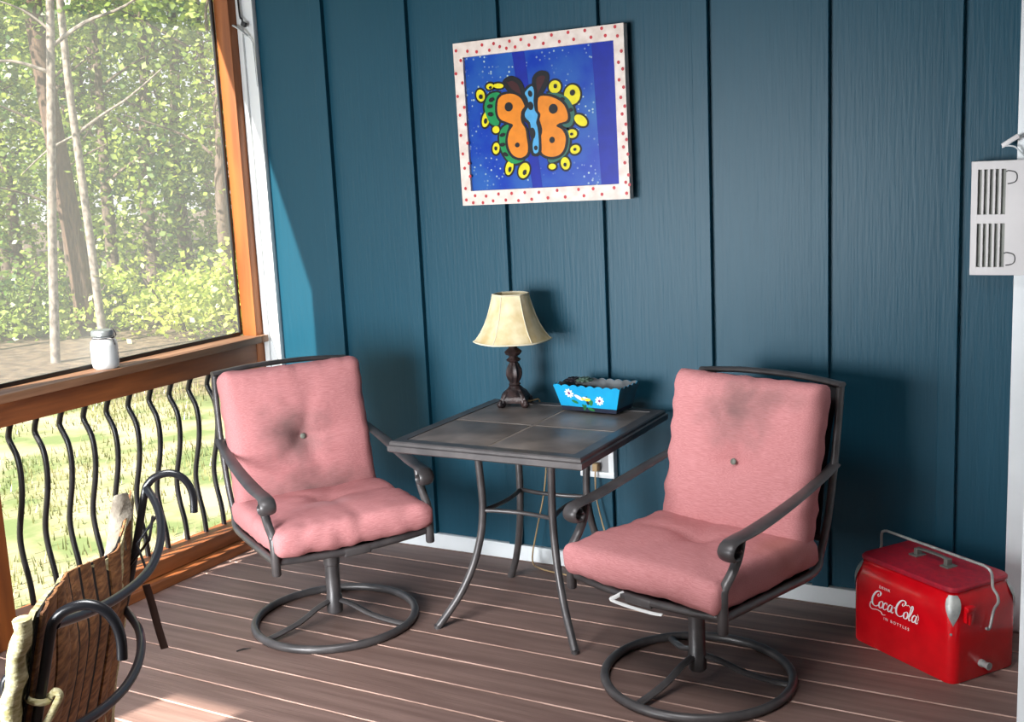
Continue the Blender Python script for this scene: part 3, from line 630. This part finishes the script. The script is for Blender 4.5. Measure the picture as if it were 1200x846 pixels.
for z_ in (.142,):
    b = MB(); bb = MB(); bb.lathe([(0,0),(.004,0),(.003,.003),(0,.0035)], 10); b.merge(bb.bm, Matrix.Translation((w/2-.012,-d/2+.006,.150)) @ Matrix.Rotation(PI/2+.0,4,'X') , 0); b.build('rivet', m_alu, t)
# script lettering: flat ribbons of varying width on the front face
b = MB(); m_ink = mat('white_lettering', (244,240,238), .4)
OX, OZ, S, FY = -w/2+.082, .140, .0375, -d/2-.0008
def ribbon(pts, w0, w1=None, k=7, wide=None):
    P = catmull([Vector((x,y,0)) for x, y in pts], k); n = len(P); L, R_ = [], []
    for i, p in enumerate(P):
        tg = (P[min(i+1,n-1)]-P[max(i-1,0)]).normalized(); u = i/(n-1)
        # broad-nib stress: verticals heavy, horizontals light; tapered ends
        hw = (w0+(w1-w0 if w1 else 0)*abs(tg.y)**1.5)/2*min(1, .35+4*u, .35+4*(1-u))
        q = Vector((-tg.y, tg.x, 0))*hw
        L.append(p+q); R_.append(p-q)
    tv = lambda p: b.bm.verts.new((OX+(p.x+.22*p.y)*S, FY, OZ+p.y*S))
    A, B = [tv(p) for p in L], [tv(p) for p in R_]
    for i in range(n-1): b.bm.faces.new((A[i], B[i], B[i+1], A[i+1]))
def capC(x, s=1.):
    f = lambda L: [(x+a*s, c*s) for a, c in L]
    ribbon(f([(.78,.98),(.86,1.12),(.84,1.30),(.66,1.38),(.40,1.25),(.18,.90),(.10,.50),(.20,.15),(.45,.0),(.70,.06),(.86,.22)]), .06, .19)
    ribbon(f([(.78,.98),(.66,.92),(.60,1.02),(.66,1.14)]), .05, .09)
def lc_o(x): ribbon([(x+.22,.62),(x+.04,.45),(x+.02,.18),(x+.16,.0),(x+.36,.12),(x+.42,.40),(x+.30,.60),(x+.18,.62)], .05, .15)
def lc_a(x):
    ribbon([(x+.36,.55),(x+.20,.62),(x+.04,.42),(x+.02,.16),(x+.14,.0),(x+.30,.14),(x+.38,.42)], .05, .14)
    ribbon([(x+.42,.64),(x+.38,.30),(x+.40,.06),(x+.52,.02),(x+.62,.14)], .05, .15)
capC(0); lc_o(.88)
ribbon([(1.70,.46),(1.64,.60),(1.50,.60),(1.38,.42),(1.36,.16),(1.48,.0),(1.66,.08),(1.78,.2)], .05, .14)
lc_a(1.84); ribbon([(2.42,.52),(2.62,.55)], .09)
capC(2.56, 1.06); lc_o(3.50)
ribbon([(4.02,.12),(4.16,.50),(4.28,1.05),(4.22,1.28),(4.12,1.20),(4.08,.80),(4.06,.25),(4.14,.0),(4.30,.12)], .05, .12)
lc_a(4.36)
ribbon([(.18,.36),(-.02,.12),(.02,-.22),(.30,-.36),(.75,-.26),(1.20,-.30),(1.45,-.48),(1.75,-.40)], .05, .10)     # tail of the first capital
ribbon([(3.42,1.32),(3.62,1.16),(3.80,1.22),(4.00,1.10),(4.12,.95)], .05, .06)
ribbon([(4.92,.18),(4.98,.50),(4.80,.80)], .04, .05)
def small(txt, x, z, sz, sp=1.2):
    cu = bpy.data.curves.new('txt', 'FONT'); cu.body = txt; cu.size = sz; cu.space_character = sp; cu.align_x = 'CENTER'
    o = bpy.data.objects.new('txt', cu); C.objects.link(o); dg = bpy.context.evaluated_depsgraph_get(); me = bpy.data.meshes.new_from_object(o.evaluated_get(dg))
    for p in me.polygons: b.bm.faces.new([b.bm.verts.new((x+me.vertices[i].co.x, FY, z+me.vertices[i].co.y)) for i in p.vertices])
    bpy.data.objects.remove(o); bpy.data.curves.remove(cu); bpy.data.meshes.remove(me)
small('DRINK', OX+.058, OZ+.062, .0125, 1.25); small('IN BOTTLES', OX+.105, OZ-.032, .0125, 1.6)
b.build('lettering', m_ink, t, recalc=False, ang=10)

# ------------------------------------------------------------------ jar on the rail
t = thing('glass_jar', 'frosted glass jar with clamp lid on the cedar rail cap', 'jar', (-1.704,-.853,.852)); t.scale = (1.13,1.13,1.10)
m_jar = mat('frosted_glass', (226,230,232), .3, scale=12., rgb2=(200,206,210)); m_jar.node_tree.nodes['Principled BSDF'].inputs['Transmission Weight'].default_value = .25
b = MB(); b.lathe([(0,.0),(.034,.0),(.040,.006),(.0425,.02),(.0425,.075),(.039,.092),(.032,.100),(.031,.106)], 32); b.cap(.031,.106,32); b.build('body', m_jar, t)
b = MB(); b.lathe([(.0,.108),(.034,.108),(.036,.110),(.036,.122),(.033,.127),(.020,.129),(0,.129)], 32); b.build('lid', mat('grey_lid', (150,156,158), .35, metal=.5), t)
b = MB(); b.tube([(.034*math.cos(2*PI*k/24), .034*math.sin(2*PI*k/24), .102) for k in range(24)], .0022, n=6, closed=True)
b.tube(catmull([(.034,.012,.102),(.046,.012,.112),(.044,.006,.128),(.036,.0,.132)],4), .002, n=6); b.tube(catmull([(.034,-.012,.102),(.05,-.006,.10),(.05,0,.082),(.045,.004,.08)],4), .002, n=6); b.build('bail_wire', M_['bronze'], t, ang=60)

# ------------------------------------------------------------------ white louvered vent and the clip above it
t = thing('wall_vent', 'white louvered metal vent panel at the right edge of the wall', 'vent', (1.215,0,1.287))
m_vent = mat('white_enamel_panel', (212,208,208), .4, var=.03); b = MB(); y_ = -.075
L, R_, T, B_ = -.095, .095, .166, -.166
sl = [(-.071+.0155*i) for i in range(5)]
def bar(x0, x1, z0, z1, d_=.006): b.box(((x0+x1)/2, y_, (z0+z1)/2), (x1-x0, d_, z1-z0), bev=.0008, seg=1)
bar(L,R_,.142,T); bar(L,R_,B_,-.142); bar(L,R_,-.015,.012); bar(L+.0003,sl[0]-.006,B_+.0003,T-.0003,.0064); bar(sl[4]+.0075,R_-.0003,B_+.0003,T-.0003,.0064)
for i in range(4): bar(sl[i]+.0045, sl[i+1]-.0045, B_+.004, T-.004, .0045)
b.box(((L+R_)/2,y_/2,T-.003), (R_-L,-y_-.004,.006)); b.box(((L+R_)/2,y_/2,B_+.003), (R_-L,-y_-.004,.006)); b.box((L+.003,y_/2,0), (.006,-y_-.004,T-B_))
b.build('panel', m_vent, t)
b = MB(); b.box((.0,-.028,0), (.17,.05,.3)); b.box((-.01,-.060,0), (.16,.014,.29)); b.build('vent_core', mat('grey_vent_core', (150,152,146), .6), t)
m_cut = mat('dark_cut', (60,60,62), .6)
for sz in (-1,1):
    b = MB(); pts = [(.0,sz*.118+.016),(.020,sz*.118+.016),(.029,sz*.118+.008),(.029,sz*.118-.008),(.020,sz*.118-.016),(.0,sz*.118-.016)]
    b.tube([Vector((x-.002, y_-.004, z)) for x, z in catmull2(pts)[:-3]], .0016, n=6); b.build('knockout', m_cut, t)
t = thing('wire_clip', 'small white clip on a bent wire above the louvered vent', 'clip', (1.22,0,1.49))
b = MB(); b.box((.0,-.05,.018), (.052,.012,.014), rot=Matrix.Rotation(math.radians(-32),3,'Y'), bev=.003); b.build('clip_head', m_vent, t)
b = MB(); b.tube(catmull([(-.022,-.05,.0),(-.012,-.05,.004),(.012,-.048,.0),(.03,-.03,-.02),(.04,-.002,-.035)],4), .0025, n=6); b.build('wire', M_['white'], t, ang=60)

# cable clamp in the corner
t = thing('cable_clip', 'white plastic clip holding a black cable on the corner trim', 'clip', (-1.635,-.03,2.12))
b = MB(); b.tube(catmull([(-.022,-.012,.095+.3),(-.018,-.012,.06),(-.006,-.014,.02),(.004,-.016,.002)],4), .0035, n=6); b.box((.006,-.016,-.004), (.022,.016,.018), rot=Matrix.Rotation(.5,3,'Y'), bev=.003); b.build('cable', M_['black'], t, ang=60)
b = MB(); b.tube(catmull([(-.038,-.03,-.006),(-.02,-.028,-.016),(.0,-.022,-.032),(.016,-.012,-.05)],4), .008, n=8, flat=(.5,1.2)); b.tube(catmull([(.016,-.012,-.05),(.03,-.008,-.07),(.034,-.006,-.10),(.038,-.006,-.25)],4), .003, n=6); b.build('bracket', M_['white'], t, ang=60)

# twig and leaf scraps on the deck
def scrap(x, y, L, a, label):
    b = MB(); b.tube([(0,0,.003),(L*.5,.004,.004),(L,0,.003)], [.0025,.003,.001], n=6)
    tag(b.build('twig', mat('twig_bark', (30,24,24), .8), loc=(x,y,0), rot=(0,0,a)), label, 'twig')
scrap(-.94,-1.115,.045,.9,'tiny dark twig lying on the deck left of the chair ring')

# ------------------------------------------------------------------ foreground iron chair seen from behind, seat mats on it
t = thing('iron_garden_chair', 'black scrolled iron chair with brown slatted mat, seen from behind', 'chair', (.245,-2.668,0), math.radians(126.43))
# local: x runs along the back, y forward (away from the viewer side), z up
m_iron = mat('black_iron', (30,30,34), .28, spec=.6, var=.1); m_reed = mat('brown_reed', (176,122,74), .75, scale=26., stretch=(1,1,5), rgb2=(112,72,42), bump=.6, bscale=60., bstretch=(1,1,2.2))
nt = m_reed.node_tree; mp = [n_ for n_ in nt.nodes if n_.type == 'MAPPING'][0]; mp.inputs['Rotation'].default_value = (0,.9,0)
m_cream = mat('cream_woven_edge', (232,222,180), .85, scale=60., stretch=(1,1,3), rgb2=(178,166,112), bump=.7, bscale=120.)
m_burlap = mat('grey_burlap', (150,142,128), .9, scale=40., rgb2=(112,102,90), bump=.5, bscale=120.); m_seam = mat('dark_seam', (20,16,14), .9)
Wd = .708
prof = [(-.30,.0),(-.255,.10),(-.20,.26),(-.15,.42),(-.105,.55),(-.058,.69),(-.024,.815),(-.004,.893),(.006,.911),(.018,.921),(.036,.927),(.055,.926),(.073,.915),(.085,.895),(.0895,.87),(.088,.842)]
for x in (0, Wd):
    b = MB(); b.tube(catmull([(x,-a,z) for a, z in prof],4), .0078, n=12); b.build('back_post', m_iron, t, ang=60)
def railpts(L): return [(u,-a,z) for u, a, z in L]
b = MB(); b.tube(catmull(railpts([(.708,0,.9),(.644,.024,.894),(.579,.045,.882),(.515,.058,.868),(.451,.063,.854),(.386,.061,.845),(.322,.055,.845),(.258,.046,.850),(.193,.035,.858),(.129,.023,.870),(.064,.013,.886),(0,.003,.903)]),4), .0078, n=12); b.build('back_rail', m_iron, t, ang=60)
b = MB(); b.tube(catmull(railpts([(.708,-.07,.652),(.63,-.03,.641),(.551,-.008,.638),(.472,.002,.635),(.393,.003,.636),(.315,-.003,.643),(.236,-.016,.654),(.157,-.035,.668),(.079,-.055,.68),(0,-.062,.69)]),4), .0085, n=12); b.build('back_rail', m_iron, t, ang=60)
for x in (0, Wd):
    s = 1 if x else -1
    b = MB(); b.tube(catmull([(x,.12,.505),(x,.22,.53),(x,.30,.532),(x,.322,.51),(x,.319,.475),(x,.30,.40),(x,.36,.2),(x,.42,0)],5), .0085, n=10); b.build('arm', m_iron, t, ang=60)
b = MB(); b.tube([(0,.15,.40),(Wd,.15,.40)], .0085, n=10); b.tube([(0,.30,.40),(0,.15,.40)], .0085, n=10); b.tube([(Wd,.30,.40),(Wd,.15,.40)], .0085, n=10); b.tube([(0,.30,.40),(Wd,.30,.40)], .0085, n=10); b.build('seat_frame', m_iron, t, ang=60)
b = MB(); b.tube([(.69,-.03,.862),(.66,.02,.80),(.64,.0,.74)], .003, n=6); b.tube([(.64,-.02,.86),(.68,.0,.80),(.70,.05,.74)], .003, n=6); b.build('brace', m_iron, t, ang=60)
# mat hanging on the front of the posts: brown slats behind, cream woven edge and face in front
def lerp_tab(tab, x):
    for (a, c_), (e, g) in zip(tab, tab[1:]):
        if x <= e: return c_+(g-c_)*(x-a)/(e-a)
    return tab[-1][1]
TOP = [(-.03,.924),(.0,.924),(.1,.912),(.25,.886),(.4,.852),(.5,.828),(.58,.812),(.64,.815),(.67,.855),(.70,.905),(.725,.87)]
def a_post(u, z):
    near = [(.0,-.30),(.42,-.15),(.69,-.058),(.83,-.024),(.93,.004)]; far = [(.0,-.30),(.40,-.105),(.489,-.088),(.614,-.060),(.721,-.040),(.834,-.024),(.93,-.012)]
    f = u/Wd; f = max(0,min(1,f)); return lerp_tab(near,z)*(1-f)+lerp_tab(far,z)*f
def mat_pt(u, v, off):
    zt_ = lerp_tab(TOP,u); z = .40+(zt_-.40)*v; a = a_post(u,z)-.010
    a -= .03*math.sin(PI*max(0,min(1,u/Wd)))*max(0,(v-.75)/.25)      # top leans away between the posts
    a += .006*noise.noise(Vector((u*7,z*5,1.3)))
    return Vector((u, -(a-off), z+.006*noise.noise(Vector((u*19,0,v*3)))*v))
NS = 9; b = MB()
for s in range(NS):
    u0, u1 = -.012+s*(Wd+.024)/NS+.007, -.012+(s+1)*(Wd+.024)/NS-.007
    us = [u0+(u1-u0)*i/6 for i in range(7)]
    b.sheet([[mat_pt(u, v/18, .004*(1-math.sin(PI*(i+.001)/6.002)**.5)) for i, u in enumerate(us)] for v in range(19)], th=.004)
b.sheet([[mat_pt(-.012+(Wd+.024)*i/30, v/18*.995, .007) for i in range(31)] for v in range(19)], th=.003, mi=1)
b.build('slatted_back', [m_reed, m_seam], t, ang=50)
b = MB()
b.sheet([[mat_pt(-.02+(Wd+.03)*i/40, v/24*.985, (.020+.012*math.sin(PI*v/24)**.3+.002*math.sin(v*9))*(1-.7*i/40)) for i in range(41)] for v in range(25)], th=.008)
b.tube([mat_pt(-.022, v/30, .022+.003*math.sin(v*1.7)) for v in range(31)], [.016+.002*math.sin(v*2.3)+.004*(1-v/30) for v in range(31)], n=10, flat=(1,.8))
b.build('back_mat', m_cream, t, ang=80)
b = MB(); b.sheet([[Vector((.672+.012*math.sin(i*1.9+j), -(a_ + .004*math.sin(i*2.3+j*1.1)), z_)) for i, (a_, z_) in enumerate(row)] for j, row in enumerate([[(-.095,.757),(-.075,.757),(-.056,.765)],[(-.088,.79),(-.065,.79),(-.038,.792)],[(-.079,.825),(-.058,.825),(-.044,.827)],[(-.066,.862),(-.045,.86),(-.029,.861)],[(-.05,.902),(-.043,.904),(-.036,.901)]])], th=.003); b.build('hem_flap', m_burlap, t, ang=80)
b = MB(); b.sheet([[Vector((u, y, .415+.004*math.sin(u*30))) for u in [-.01+i*(Wd+.02)/12 for i in range(13)]] for y in (.12,.18,.24,.32)], th=.02); b.build('seat_mat', m_cream, t, ang=80)
b = MB(); b.tube(catmull([(.70,.02,.70),(.705,.014,.66),(.708,.006,.60),(.708,-.002,.556)],5), .008, n=6, flat=(1.,.3), side=(0,1,0)); b.build('tie_strap', mat('dark_brown_strap', (66,44,36), .8), t, ang=60)
b = MB()
ring = [(.0+.012*math.cos(a), .032+.014*math.sin(a), .795+.004*math.sin(a)) for a in [2*PI*k/16 for k in range(16)]]; b.tube(ring, .005, n=8, closed=True)
b.tube(catmull([(.0,.014,.798),(-.006,.006,.806),(-.008,.0,.800),(-.006,.008,.785),(-.003,.02,.765),(.0,.04,.735)],5), .0055, n=8); b.build('tie_rope', m_cream, t, ang=80)
# ------------------------------------------------------------------ outdoors
GZ = -.7
mg = mat('lawn', (98,110,64), .9, scale=1.6, rgb2=(156,144,112), lo=.42, hi=.60, detail=8., bump=.5, bscale=30.)
nt = mg.node_tree; pb = nt.nodes['Principled BSDF']; src = nt.nodes[mg['ramp']].outputs[0]; tc = [n_ for n_ in nt.nodes if n_.type == 'TEX_COORD'][0]
dot = nd(nt, 'ShaderNodeVectorMath', operation='DOT_PRODUCT'); dot.inputs[1].default_value = (-.3,.95,0); nt.links.new(tc.outputs['Object'], dot.inputs[0])
nz = nd(nt, 'ShaderNodeTexNoise', Scale=1.2, Detail=6.); nt.links.new(tc.outputs['Object'], nz.inputs['Vector'])
ma = nd(nt, 'ShaderNodeMath', operation='MULTIPLY_ADD'); nt.links.new(nz.outputs['Fac'], ma.inputs[0]); ma.inputs[1].default_value = 2.4; nt.links.new(dot.outputs['Value'], ma.inputs[2])
mr = nd(nt, 'ShaderNodeMapRange'); mr.inputs['From Min'].default_value = 7.0; mr.inputs['From Max'].default_value = 8.6; nt.links.new(ma.outputs[0], mr.inputs[0])
nl = nd(nt, 'ShaderNodeTexNoise', Scale=7., Detail=8.); nt.links.new(tc.outputs['Object'], nl.inputs['Vector'])
rl = nd(nt, 'ShaderNodeValToRGB'); rl.color_ramp.elements[0].position = .38; rl.color_ramp.elements[0].color = (*lin((70,58,46)),1); rl.color_ramp.elements[1].position = .66; rl.color_ramp.elements[1].color = (*lin((118,102,82)),1); nt.links.new(nl.outputs['Fac'], rl.inputs[0])
mx = nd(nt, 'ShaderNodeMix', data_type='RGBA'); nt.links.new(mr.outputs[0], mx.inputs[0]); nt.links.new(src, mx.inputs[6]); nt.links.new(rl.outputs[0], mx.inputs[7]); nt.links.new(mx.outputs[2], pb.inputs['Base Color'])
b = MB(); b.sheet([[Vector((-60+i*4, -20+j*4, GZ+(.12*noise.noise(Vector((i*.7,j*.7,0))) if j > 7 else 0))) for i in range(31)] for j in range(24)]); struct(b.build('ground', mg))

def leafmat(name, a, c_, tr_=.45):
    m = bpy.data.materials.new(name); m.use_nodes = True; nt = m.node_tree; nt.nodes.clear()
    tc = nd(nt, 'ShaderNodeTexCoord'); oi = nd(nt, 'ShaderNodeObjectInfo'); n_ = nd(nt, 'ShaderNodeTexNoise', Scale=1.7, Detail=8.); nt.links.new(tc.outputs['Object'], n_.inputs['Vector'])
    r = nd(nt, 'ShaderNodeValToRGB'); r.color_ramp.elements[0].position = .36; r.color_ramp.elements[1].position = .64; r.color_ramp.elements[0].color = (*lin(a),1); r.color_ramp.elements[1].color = (*lin(c_),1); nt.links.new(n_.outputs['Fac'], r.inputs[0])
    d = nd(nt, 'ShaderNodeBsdfDiffuse'); t_ = nd(nt, 'ShaderNodeBsdfTranslucent'); g = nd(nt, 'ShaderNodeBsdfGlossy', Roughness=.45); mi = nd(nt, 'ShaderNodeMixShader', Fac=tr_); m2 = nd(nt, 'ShaderNodeMixShader', Fac=.06); o = nd(nt, 'ShaderNodeOutputMaterial')
    for q in (d, t_): nt.links.new(r.outputs[0], q.inputs[0])
    nt.links.new(d.outputs[0], mi.inputs[1]); nt.links.new(t_.outputs[0], mi.inputs[2]); nt.links.new(mi.outputs[0], m2.inputs[1]); nt.links.new(g.outputs[0], m2.inputs[2]); nt.links.new(m2.outputs[0], o.inputs[0]); return m
lf = [leafmat('oak_leaf', (56,96,34), (168,192,88)), leafmat('maple_leaf', (70,112,40), (190,206,98)), leafmat('deep_leaf', (42,80,38), (118,152,70))]
lf_bush = leafmat('bright_leaf', (150,176,62), (214,220,110))
def leaves(clumps, per, rad, size, seed):
    rnd = random.Random(seed); vs, fs = [], []
    for c in clumps:
        cr = rad*rnd.uniform(.6,1.25)
        for _ in range(per):
            p = Vector((rnd.gauss(0,1), rnd.gauss(0,1), rnd.gauss(0,.7)))*cr*.55+c
            d = Vector((rnd.gauss(0,1), rnd.gauss(0,1), rnd.gauss(0,.6))).normalized(); s = d.cross(Vector((rnd.gauss(0,1), rnd.gauss(0,1), rnd.gauss(0,1)))).normalized()
            L = size*rnd.uniform(.6,1.3); k = len(vs)
            vs += [p-d*L*.5, p+s*L*.34, p+d*L*.5, p-s*L*.34]; fs.append((k,k+1,k+2,k+3))
    return vs, fs
def leafmesh(name, clumps, per, rad, size, seed, m):
    vs, fs = leaves(clumps, per, rad, size, seed); me = bpy.data.meshes.new(name); me.from_pydata([tuple(v) for v in vs], [], fs); me.materials.append(m); return me
bark = mat('grey_brown_bark', (112,98,86), .9, scale=9., stretch=(5,5,.8), rgb2=(70,60,54), bump=.6, bscale=14.); birch = mat('pale_grey_bark', (156,146,136), .85, scale=7., stretch=(3,3,2.), rgb2=(96,88,82), bump=.3); brown = mat('dark_brown_bark', (108,86,70), .9, scale=9., stretch=(6,6,.8), rgb2=(66,50,42), bump=.7, bscale=14.)
def trunk(pts, r0, r1, m, branches, parent, nm='trunk'):
    b = MB(); P = catmull(pts,5); n = len(P); b.tube(P, [r0+(r1-r0)*i/(n-1) for i in range(n)], n=10)
    for br_ in branches:
        Q = catmull(br_[0],4); b.tube(Q, [br_[1]*(1-.7*i/(len(Q)-1)) for i in range(len(Q))], n=6)
    return b.build(nm, m, parent, ang=60)
def crown(rnd, n, R, z0, z1):
    out = []
    for _ in range(n):
        z = rnd.uniform(z0,z1); f = math.sin(PI*((z-z0)/(z1-z0)*.8+.12))**.6; a = rnd.uniform(0,2*PI); q = math.sqrt(rnd.random())*R*f
        out.append(Vector((q*math.cos(a), q*math.sin(a), z)))
    return out
rnd = random.Random(11)
protos = []
LAB = ('leafy tree with mid-green foliage among the dense woods past the lawn', 'light yellow-green leafy tree among the dense woods past the lawn', 'darker green leafy tree among the dense woods past the lawn')
for k in range(3):
    t = thing('woodland_tree', LAB[k], 'tree', (0,0,GZ), 0, 'trees of the woods beyond the lawn')
    H_ = 9.+k
    trunk([(0,0,-.1),(.06*(k-1),.05,2.),(.12,-.06*k,4.5),(.05,.1,H_)], .13, .04, bark, [([(.0,.0,2.2+.5*j),(.6*math.cos(j*2.1),.6*math.sin(j*2.1),2.6+.5*j),(1.5*math.cos(j*2.1+.3),1.5*math.sin(j*2.1+.3),2.9+.55*j)], .035) for j in range(6)], t)
    me = leafmesh('foliage', crown(rnd, 74, 2.1, .5+.5*k, H_), 60, .58, .125, 40+k, lf[k]); o = bpy.data.objects.new('foliage', me); C.objects.link(o); o.parent = t
    protos.append(t)
camx, camy = 1.555, -3.651
spots = []; tries = 0
while len(spots) < 36 and tries < 9000:
    tries += 1; az = math.radians(rnd.uniform(38,60)); dist = 17.2+26*rnd.random()**1.6
    p = (camx-math.sin(az)*dist, camy+math.cos(az)*dist)
    if -.3*p[0]+.95*p[1] < 11.4 or (az < math.radians(48.5) and rnd.random() < .86): continue
    if all(math.hypot(p[0]-q[0],p[1]-q[1]) > 1.25+.045*(dist-17) for q in spots): spots.append(p)
for i, p in enumerate(spots):
    k = rnd.choice((0,0,1,1,2)); o = protos[i] if i < 3 else copy_tree(protos[k])
    o.location = (p[0], p[1], GZ); s_ = rnd.uniform(.85,1.25); o.scale = (s_,s_,s_*rnd.uniform(.9,1.15)); o.rotation_euler = (0,0,rnd.uniform(0,6.28))

def special(name, label, base, pts, r0, r1, m, branches, fol, seed, lm):
    t = thing(name, label, 'tree', (base[0],base[1],GZ)); trunk(pts, r0, r1, m, branches, t)
    if fol:
        me = leafmesh('foliage', fol, 40, .55, .14, seed, lm); o = bpy.data.objects.new('foliage', me); C.objects.link(o); o.parent = t
# image-left direction at that range is (-.79,-.61)
LX, LY = -.66, -.75
def off(l, z, f=0.): return (LX*l+.75*f*-1, LY*l+.66*f, z)
rs = random.Random(5)
fo = lambda n, z0, z1, R: [Vector((rs.uniform(-R,R), rs.uniform(-R,R), rs.uniform(z0,z1))) for _ in range(n)]
special('birch_tree', 'pale slender birch trunk standing straight at the front of the woods', (-10.5,5.9), [(0,0,-.05),off(-.13,1.5),off(-.28,3.),off(-.48,5.),off(-.8,8.5)], .062, .046, birch,
        [([off(-.36,3.9),off(-.8,4.2),off(-1.3,4.4),off(-1.9,4.8)], .03), ([off(-.34,3.6),off(.1,3.75),off(.6,3.7)], .028), ([off(-.4,4.1),off(-.1,4.35),off(.3,4.5)], .02)], fo(16,4.6,8.5,1.3), 71, lf[1])
special('leaning_tree', 'thin grey trunk between the thick brown trunk and the bright shrub', (-11.2,7.3), [(0,0,-.05),off(.02,1.2),off(.05,2.5),off(.08,3.8),off(.05,6.),off(.0,8.)], .062, .045, birch,
        [([off(.06,2.9),off(-.3,3.15),off(-.7,3.4),off(-1.2,3.8)], .028), ([off(.06,2.9),off(.45,2.7),off(.8,2.4)], .02)], fo(12,4.6,8.,1.3), 72, lf[0])
special('brown_trunk_tree', 'thick dark brown tree trunk behind the birch and the leaning trunk', (-12.2,7.9), [(0,0,-.05),off(.03,1.),off(.12,2.4),off(.2,3.6),off(.3,6.),off(.35,9.)], .17, .12, brown, [], fo(16,4.,9.,1.6), 73, lf[2])
special('sapling', 'skinny dark trunk left of the birch at the edge of the woods', (-12.4,6.4), [(0,0,-.05),off(.12,1.2),off(.2,2.4),off(.25,5.)], .07, .04, brown, [([off(.1,1.),off(.5,1.5),off(.8,1.9)], .02)], fo(10,2.6,6.,1.2), 74, lf[2])
# shrubs
def shrub(label, x, y, R, H_, n, m, seed):
    t = thing('shrub', label, 'shrub', (x,y,GZ)); rq = random.Random(seed)
    b = MB()
    for j in range(7):
        a = j*.9; b.tube(catmull([(0,0,-.02),(R*.3*math.cos(a),R*.3*math.sin(a),H_*.4),(R*.6*math.cos(a),R*.6*math.sin(a),H_*.85)],3), [.02,.018,.016,.014,.012,.01,.006], n=6)
    b.build('stem', bark, t, ang=60)
    cl = [Vector((rq.uniform(-R,R), rq.uniform(-R,R), H_*rq.uniform(.12,1)*(1-.25*rq.random()))) for _ in range(n)]
    me = leafmesh('foliage', cl, 50, .35, .10, seed, m); o = bpy.data.objects.new('foliage', me); C.objects.link(o); o.parent = t
shrub('sunlit yellow-green shrub at the right edge of the screen view', -9.6,8.7,.95,1.15,50,lf_bush,81)
shrub('sunlit yellow-green shrub just right of the leaning trunk', -10.9,8.5,.85,1.0,44,lf_bush,82)
shrub('sunlit shrub at the foot of the thick brown trunk', -12.9,8.3,.9,.9,40,lf[1],83)
shrub('low green shrub behind the birch at the edge of the leaf litter', -13.3,7.5,.9,1.0,40,lf[0],84)
shrub('low dark shrub left of the skinny dark trunk', -13.9,6.6,.9,1.0,40,lf[2],85)

# grass blades: nobody could count them
rg = random.Random(3); vs, fs = [], []
for _ in range(26000):
    x = -1.8-rg.random()**.8*8.0; y = rg.uniform(-2.2,6.4)
    if -.3*x+.95*y > 7.2: continue
    if noise.noise(Vector((x*.8,y*.8,0)))+.35 < rg.random()*.5: continue
    a = rg.uniform(0,6.28); h = rg.uniform(.03,.085); w_ = .006; l_ = rg.uniform(0,.04); k = len(vs); z = GZ+.0
    c_, s_ = math.cos(a), math.sin(a)
    vs += [(x-c_*w_, y-s_*w_, z), (x+c_*w_, y+s_*w_, z), (x-s_*l_, y+c_*l_, z+h)]; fs.append((k,k+1,k+2))
me = bpy.data.meshes.new('grass'); me.from_pydata(vs, [], fs); me.materials.append(leafmat('grass_blade', (88,104,56), (146,142,96), .3)); o = bpy.data.objects.new('grass', me); C.objects.link(o)
tag(o, 'patchy short lawn grass seen between the balusters', 'grass', kind='stuff')

# ------------------------------------------------------------------ light
sd = Vector((.25,1,-.80)).normalized()
L = bpy.data.lights.new('sun', 'SUN'); L.energy = 22.; L.angle = .009; L.color = (1,.93,.82); o = bpy.data.objects.new('sun', L); C.objects.link(o); o.rotation_euler = sd.to_track_quat('-Z','Y').to_euler(); o.location = (-4,-12,8)
def area(name, loc, tgt, sx, sy, P, col):
    L = bpy.data.lights.new(name, 'AREA'); L.shape = 'RECTANGLE'; L.size = sx; L.size_y = sy; L.energy = P; L.color = col
    o = bpy.data.objects.new(name, L); C.objects.link(o); o.location = loc; o.rotation_euler = (Vector(tgt)-Vector(loc)).to_track_quat('-Z','Y').to_euler(); return o
area('front_fill', (-.9,-4.2,1.0), (-.1,0,.12), 1.7,1.3, 92, (.95,.98,1)).data.spread = math.radians(96)  # added soft fill before the solid front wall
area('overhead_fill', (.1,-2.5,2.74), (.1,-2.1,0), 1.3,.9, 42, (.97,.98,1)).data.spread = math.radians(115)  # added overhead fill to lift deck and lower wall, no fixture there
W = bpy.data.worlds.new('world'); bpy.context.scene.world = W; W.use_nodes = True; nt = W.node_tree; bg = nt.nodes['Background']
tc = nd(nt, 'ShaderNodeTexCoord'); sx_ = nd(nt, 'ShaderNodeSeparateXYZ'); nt.links.new(tc.outputs['Generated'], sx_.inputs[0]); r = nd(nt, 'ShaderNodeValToRGB')
r.color_ramp.elements[0].position = 0.; r.color_ramp.elements[0].color = (1,1,1,1); r.color_ramp.elements[1].position = .7; r.color_ramp.elements[1].color = (.55,.75,1,1); nt.links.new(sx_.outputs['Z'], r.inputs[0]); nt.links.new(r.outputs[0], bg.inputs[0]); bg.inputs[1].default_value = 1.5
sc_ = bpy.context.scene; sc_.view_settings.view_transform = 'Standard'; sc_.view_settings.look = 'None'; sc_.view_settings.gamma = 1.; sc_.view_settings.use_curve_mapping = False; sc_.view_settings.exposure = 0.
sc_.cycles.use_denoising = True; sc_.cycles.max_bounces = 8; sc_.cycles.transparent_max_bounces = 16
